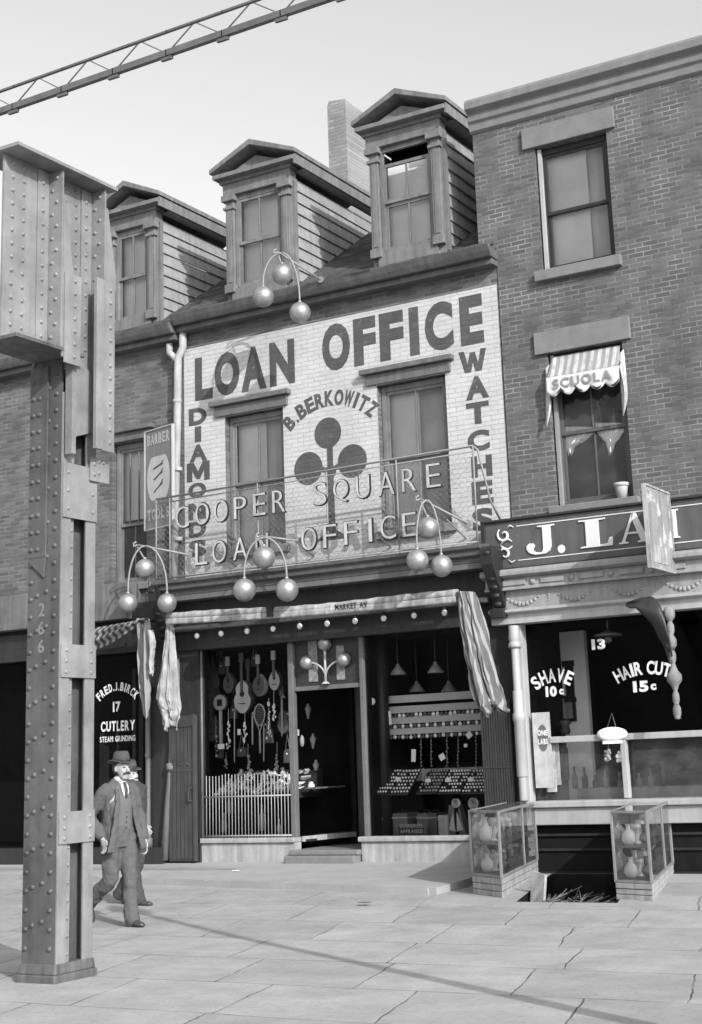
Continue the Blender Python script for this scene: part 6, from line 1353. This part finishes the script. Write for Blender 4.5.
def person(label, loc, heading, pose, mats, hat='fedora', vest=True, height=1.0):
    p0 = Vector(loc); t = thing('person', label, 'person', loc)
    X = Matrix.Translation(p0) @ Matrix.Rotation(heading, 4, 'Z') @ Matrix.Scale(height, 4)
    J = {k: Vector(v) for k, v in pose.items()}; coat, trs, vst = mats
    # body: one continuous figure under the clothes, head with a face, hands with fingers
    hc = J['head']; body = []
    body.append(loft([((0,0,.84),(0,.14,0),(.10,0,0)),((0,0,.95),(0,.155,0),(.11,0,0)),((.0,0,1.1),(0,.14,0),(.10,0,0)),((.0,0,1.28),(0,.165,0),(.11,0,0)),((-.01,0,1.40),(0,.15,0),(.085,0,0)),((.0,0,1.47),(0,.06,0),(.06,0,0))]))
    body.append(chain([(0,0,1.42),(.01,0,1.52),hc+Vector((-.01,0,-.03))], [.058,.054,.055]))
    hd = MB().sphere(hc+Vector((-.008,0,.025)), .098, 24, 16, (1.0,.80,1.08)); body.append(hd)
    body.append(loft([(hc+Vector((.02,0,.04)),(.075,0,0),(0,.070,0)),(hc+Vector((.025,0,-.03)),(.07,0,0),(0,.064,0)),(hc+Vector((.035,0,-.075)),(.055,0,0),(0,.05,0)),(hc+Vector((.052,0,-.112)),(.03,0,0),(0,.028,0))]))
    body.append(chain([hc+Vector((.088,0,.025)), hc+Vector((.112,0,-.018)), hc+Vector((.098,0,-.03))], [.010,.0165,.012], 10, 4))   # nose
    body.append(loft([(hc+Vector((.08,0,.036)),(.012,0,0),(0,.055,0)),(hc+Vector((.09,0,.040)),(.010,0,0),(0,.05,0)),(hc+Vector((.085,0,.05)),(.012,0,0),(0,.05,0))]))   # brow
    body.append(MB().sphere(hc+Vector((.085,0,-.062)), .02, 12, 8, (.7,1.3,.5)))                        # lips
    for sg in (1, -1):
        body.append(MB().sphere(hc+Vector((-.005,sg*.080,-.005)), .03, 12, 10, (.6,.35,1.05)))            # ears
        body.append(MB().sphere(hc+Vector((.070,sg*.040,-.02)), .022, 10, 8, (.7,.8,.8)))                 # cheeks
    for S_, sg in (('r', -1), ('l', 1)):
        body.append(chain([J[S_+'sh']+Vector((0,-sg*.02,0)), J[S_+'el'], J[S_+'wr']], [.052,.042,.028]))
        body += hand(J[S_+'wr'], J[S_+'hd'], J[S_+'th'])
        body.append(chain([J[S_+'hip'], J[S_+'kn'], J[S_+'kn'].lerp(J[S_+'an'], .75)], [.085,.058,.042]))
    fuse(body, 'body', M['skin'], t, X, .0075, 3)
    ey = MB()
    for sg in (1, -1): ey.sphere(hc+Vector((.087,sg*.032,.012)), .0125, 12, 8, (.6,1.2,.6))
    fuse2 = lambda mb, nm, mt: mbxf(mb, nm, mt)
    def mbxf(mb, nm, mt, bevel=0):
        mb.v = [X @ v for v in mb.v]; return mb.build(nm, mt, t, bevel=bevel)
    mbxf(ey, 'eyes', M['hair'])
    mo = MB()
    for sg in (1, -1): mo.tube([hc+Vector((.110,0,-.043)), hc+Vector((.104,sg*.024,-.047)), hc+Vector((.086,sg*.046,-.058))], [.011,.011,.005], 8)
    mbxf(mo, 'moustache', M['hair'])
    mbxf(loft([(hc+Vector((-.03,0,-.07)),(.055,0,0),(0,.066,0)),(hc+Vector((-.035,0,-.01)),(.075,0,0),(0,.083,0)),(hc+Vector((-.022,0,.06)),(.09,0,0),(0,.084,0)),(hc+Vector((-.01,0,.11)),(.06,0,0),(0,.06,0))]), 'hair', M['hair'])
    # trousers
    tr_ = [loft([((0,0,.80),(0,.16,0),(.115,0,0)),((0,0,.92),(0,.175,0),(.125,0,0)),((0,0,1.04),(0,.155,0),(.115,0,0))])]
    for S_ in 'rl':
        h_, k_, a_ = J[S_+'hip'], J[S_+'kn'], J[S_+'an']
        tr_.append(chain([h_, h_.lerp(k_, .5), k_, k_.lerp(a_, .5)+Vector((-.012,0,0)), a_+(a_-k_).normalized()*.02], [.112,.098,.080,.076,.080]))
    fuse(tr_, 'trousers', trs, t, X, .011, 2, .035)
    # shoes
    for S_ in 'rl':
        a_, ft = J[S_+'an'], J[S_+'ft']; f1 = ft.normalized(); sd_ = Vector((0,0,1)).cross(f1).normalized(); up_ = f1.cross(sd_)
        q = [(a_-f1*.075-up_*.045, sd_*.03, up_*.03), (a_-f1*.04-up_*.035, sd_*.04, up_*.045), (a_+f1*.03-up_*.035, sd_*.04, up_*.042), (a_+f1*.10-up_*.05, sd_*.047, up_*.03), (a_+f1*.16-up_*.055, sd_*.042, up_*.024), (a_+f1*.195-up_*.06, sd_*.02, up_*.014)]
        mbxf(loft(q, 16), 'shoe', M['shoe'])
    # jacket: torso shell plus sleeves; open in front over a vest
    op = .0
    jk = [loft([((-.055,0,.76),(0,.185,0),(.10,0,0)),((-.05,0,.95),(0,.185,0),(.105,0,0)),((-.04,0,1.12),(0,.175,0),(.11,0,0)),((-.03,0,1.30),(0,.20,0),(.12,0,0)),((-.025,0,1.40),(0,.185,0),(.10,0,0)),((-.02,0,1.46),(0,.11,0),(.075,0,0)),((-.02,0,1.50),(0,.065,0),(.058,0,0))], 24)] if vest else \
         [loft([((-.01,0,.72),(0,.20,0),(.145,0,0)),((-.01,0,.95),(0,.19,0),(.14,0,0)),((0,0,1.12),(0,.18,0),(.135,0,0)),((0,0,1.30),(0,.205,0),(.14,0,0)),((-.01,0,1.40),(0,.19,0),(.115,0,0)),((-.01,0,1.47),(0,.11,0),(.08,0,0)),((-.01,0,1.51),(0,.07,0),(.065,0,0))], 24)]
    for S_, sg in (('r', -1), ('l', 1)):
        s1, e_, w_ = J[S_+'sh'], J[S_+'el'], J[S_+'wr']; jk.append(chain([s1+Vector((0,-sg*.06,.0)), s1+Vector((0,-sg*.015,-.015)), s1.lerp(e_, .5), e_, e_.lerp(w_, .5), w_+(e_-w_).normalized()*.03], [.068,.078,.072,.064,.058,.052], 16, 5))
    if vest:
        for sg in (1, -1):     # front panels swung open
            A_ = Vector((.03, sg*.175, 1.38)); 
            jk.append(loft([((.085,sg*.09,1.40),(.014,0,0),(0,.03,0)),((.115,sg*.105,1.22),(.014,0,0),(0,.032,0)),((.12,sg*.14,1.02),(.014,0,0),(0,.034,0)),((.15,sg*.19,.86),(.014,0,0),(0,.05,0)),((.15,sg*.215,.76),(.012,0,0),(0,.045,0))], 14))
            jk.append(loft([((.0,sg*.185,1.36),(.06,0,0),(0,.02,0)),((.02,sg*.18,1.0),(.07,0,0),(0,.02,0)),((.02,sg*.195,.74),(.08,0,0),(0,.018,0))], 14))
    fuse(jk, 'jacket', coat, t, X, .010, 2, .034)
    if vest:
        fuse([loft([((0,0,.93),(0,.150,0),(.118,0,0)),((.005,0,1.05),(0,.145,0),(.118,0,0)),((.01,0,1.25),(0,.155,0),(.122,0,0)),((.0,0,1.37),(0,.13,0),(.10,0,0)),((-.0,0,1.45),(0,.07,0),(.072,0,0))])], 'waistcoat', vst, t, X, .010, 2, .004)
        bt = MB()
        for i in range(6): bt.sphere((.124+.004*math.sin(i), .0, 1.0+i*.052), .009, 8, 6)
        mbxf(bt, 'buttons', M['tie'])
        mbxf(loft([((.112,0,1.30),(.004,0,0),(0,.012,0)),((.112,0,1.36),(.008,0,0),(0,.045,0)),((.088,0,1.43),(.008,0,0),(0,.05,0)),((.066,0,1.475),(.008,0,0),(0,.03,0))], 12), 'shirt_front', M['cloth_white'])
        mbxf(loft([((.125,0,1.30),(.006,0,0),(0,.012,0)),((.120,0,1.38),(.007,0,0),(0,.022,0)),((.088,0,1.462),(.010,0,0),(0,.02,0))], 10), 'tie', M['tie'])
    cl = MB().lathe([(.060,0),(.064,.0),(.060,.048),(.056,.05)], (.003,0,1.468), 24); mbxf(cl, 'collar', M['cloth_white'])
    if hat:
        hz = hc+Vector((-.01,0,.065)); br = []; nn_ = 32
        m_ = MB(); vs = []
        for k in range(nn_):
            a = 2*math.pi*k/nn_; rx, ry = .158, .138; z = .022*abs(math.sin(a))**2-.012*abs(math.cos(a))
            for r_, dz in ((.62, 0), (1.0, z), (1.0, z+.008), (.62, .01)): vs.append(hz+Vector((rx*r_*math.cos(a), ry*r_*math.sin(a), dz)))
        m_.add(vs, [(k*4+j, ((k+1)%nn_)*4+j, ((k+1)%nn_)*4+(j+1)%4, k*4+(j+1)%4) for k in range(nn_) for j in range(4)], True); mbxf(m_, 'hat_brim', M['felt'])
        cr2 = loft([(hz,(.102,0,0),(0,.090,0)),(hz+Vector((0,0,.05)),(.099,0,0),(0,.086,0)),(hz+Vector((0,0,.095)),(.092,0,0),(0,.074,0)),(hz+Vector((.0,0,.118)),(.078,0,0),(0,.052,0)),(hz+Vector((0,0,.112)),(.05,0,0),(0,.02,0))], 28)
        mbxf(cr2, 'hat_crown', M['felt'])
        mbxf(loft([(hz+Vector((0,0,.008)),(.1045,0,0),(0,.0925,0)),(hz+Vector((0,0,.036)),(.1025,0,0),(0,.0905,0))], 28), 'hat_band', M['band'])
    return t
fp = atz(127, 927, .008)
person('man in grey three-piece suit and felt hat striding right, hand in his trouser pocket', (fp.x-.09, fp.y-.02, .008), R(-14),
    dict(head=(.04,0,1.60), rsh=(-.02,-.185,1.385), rel=(-.16,-.25,1.12), rwr=(-.0,-.215,.90), rhd=(.35,.1,-.95), rth=(1,0,.2), lsh=(-.02,.185,1.385), lel=(.0,.25,1.10), lwr=(.13,.235,.86), lhd=(.25,0,-1), lth=(1,-.3,0),
         rhip=(-.02,-.085,.88), rkn=(-.04,-.09,.47), ran=(-.40,-.09,.24), rft=(.09,0,-.12), lhip=(.01,.085,.88), lkn=(.07,.085,.48), lan=(.12,.08,.085), lft=(.15,0,.0)), (M['suit'], M['suit'], M['suit_vest']))
fp = atz(133, 906, .03)
person('second man in a darker coat walking right, mostly hidden behind the first man', (fp.x-.02, fp.y+.02, .035), R(2),
    dict(head=(-.05,0,1.56), rsh=(-.01,-.19,1.385), rel=(.10,-.25,1.12), rwr=(.33,-.21,.94), rhd=(.7,0,-.6), rth=(1,.2,.1), lsh=(-.01,.19,1.385), lel=(-.06,.25,1.10), lwr=(-.02,.23,.85), lhd=(.1,0,-1), lth=(1,-.3,0),
         rhip=(0,-.085,.88), rkn=(.08,-.085,.48), ran=(.16,-.085,.085), rft=(.15,0,.0), lhip=(0,.085,.88), lkn=(.0,.09,.47), lan=(-.26,.09,.14), lft=(.12,0,-.08)), (M['suit_dark'], M['suit_dark'], M['suit_dark']), vest=False, height=.96)
fp = at(347.5, 760, 19.75)
person('shopkeeper in dark clothes standing in the gloom behind the shop door', (fp.x, 19.75, .4), R(-100),
    dict(head=(.03,0,1.60), rsh=(-.02,-.185,1.385), rel=(-.03,-.23,1.10), rwr=(.04,-.22,.86), rhd=(.1,0,-1), rth=(1,0,0), lsh=(-.02,.185,1.385), lel=(-.03,.23,1.10), lwr=(.04,.22,.86), lhd=(.1,0,-1), lth=(1,0,0),
         rhip=(0,-.085,.88), rkn=(.02,-.09,.48), ran=(0,-.09,.085), rft=(.15,-.02,.0), lhip=(0,.085,.88), lkn=(.02,.09,.48), lan=(0,.09,.085), lft=(.15,.02,.0)), (M['suit_dark'], M['suit_dark'], M['suit_dark']), hat=None, vest=False)
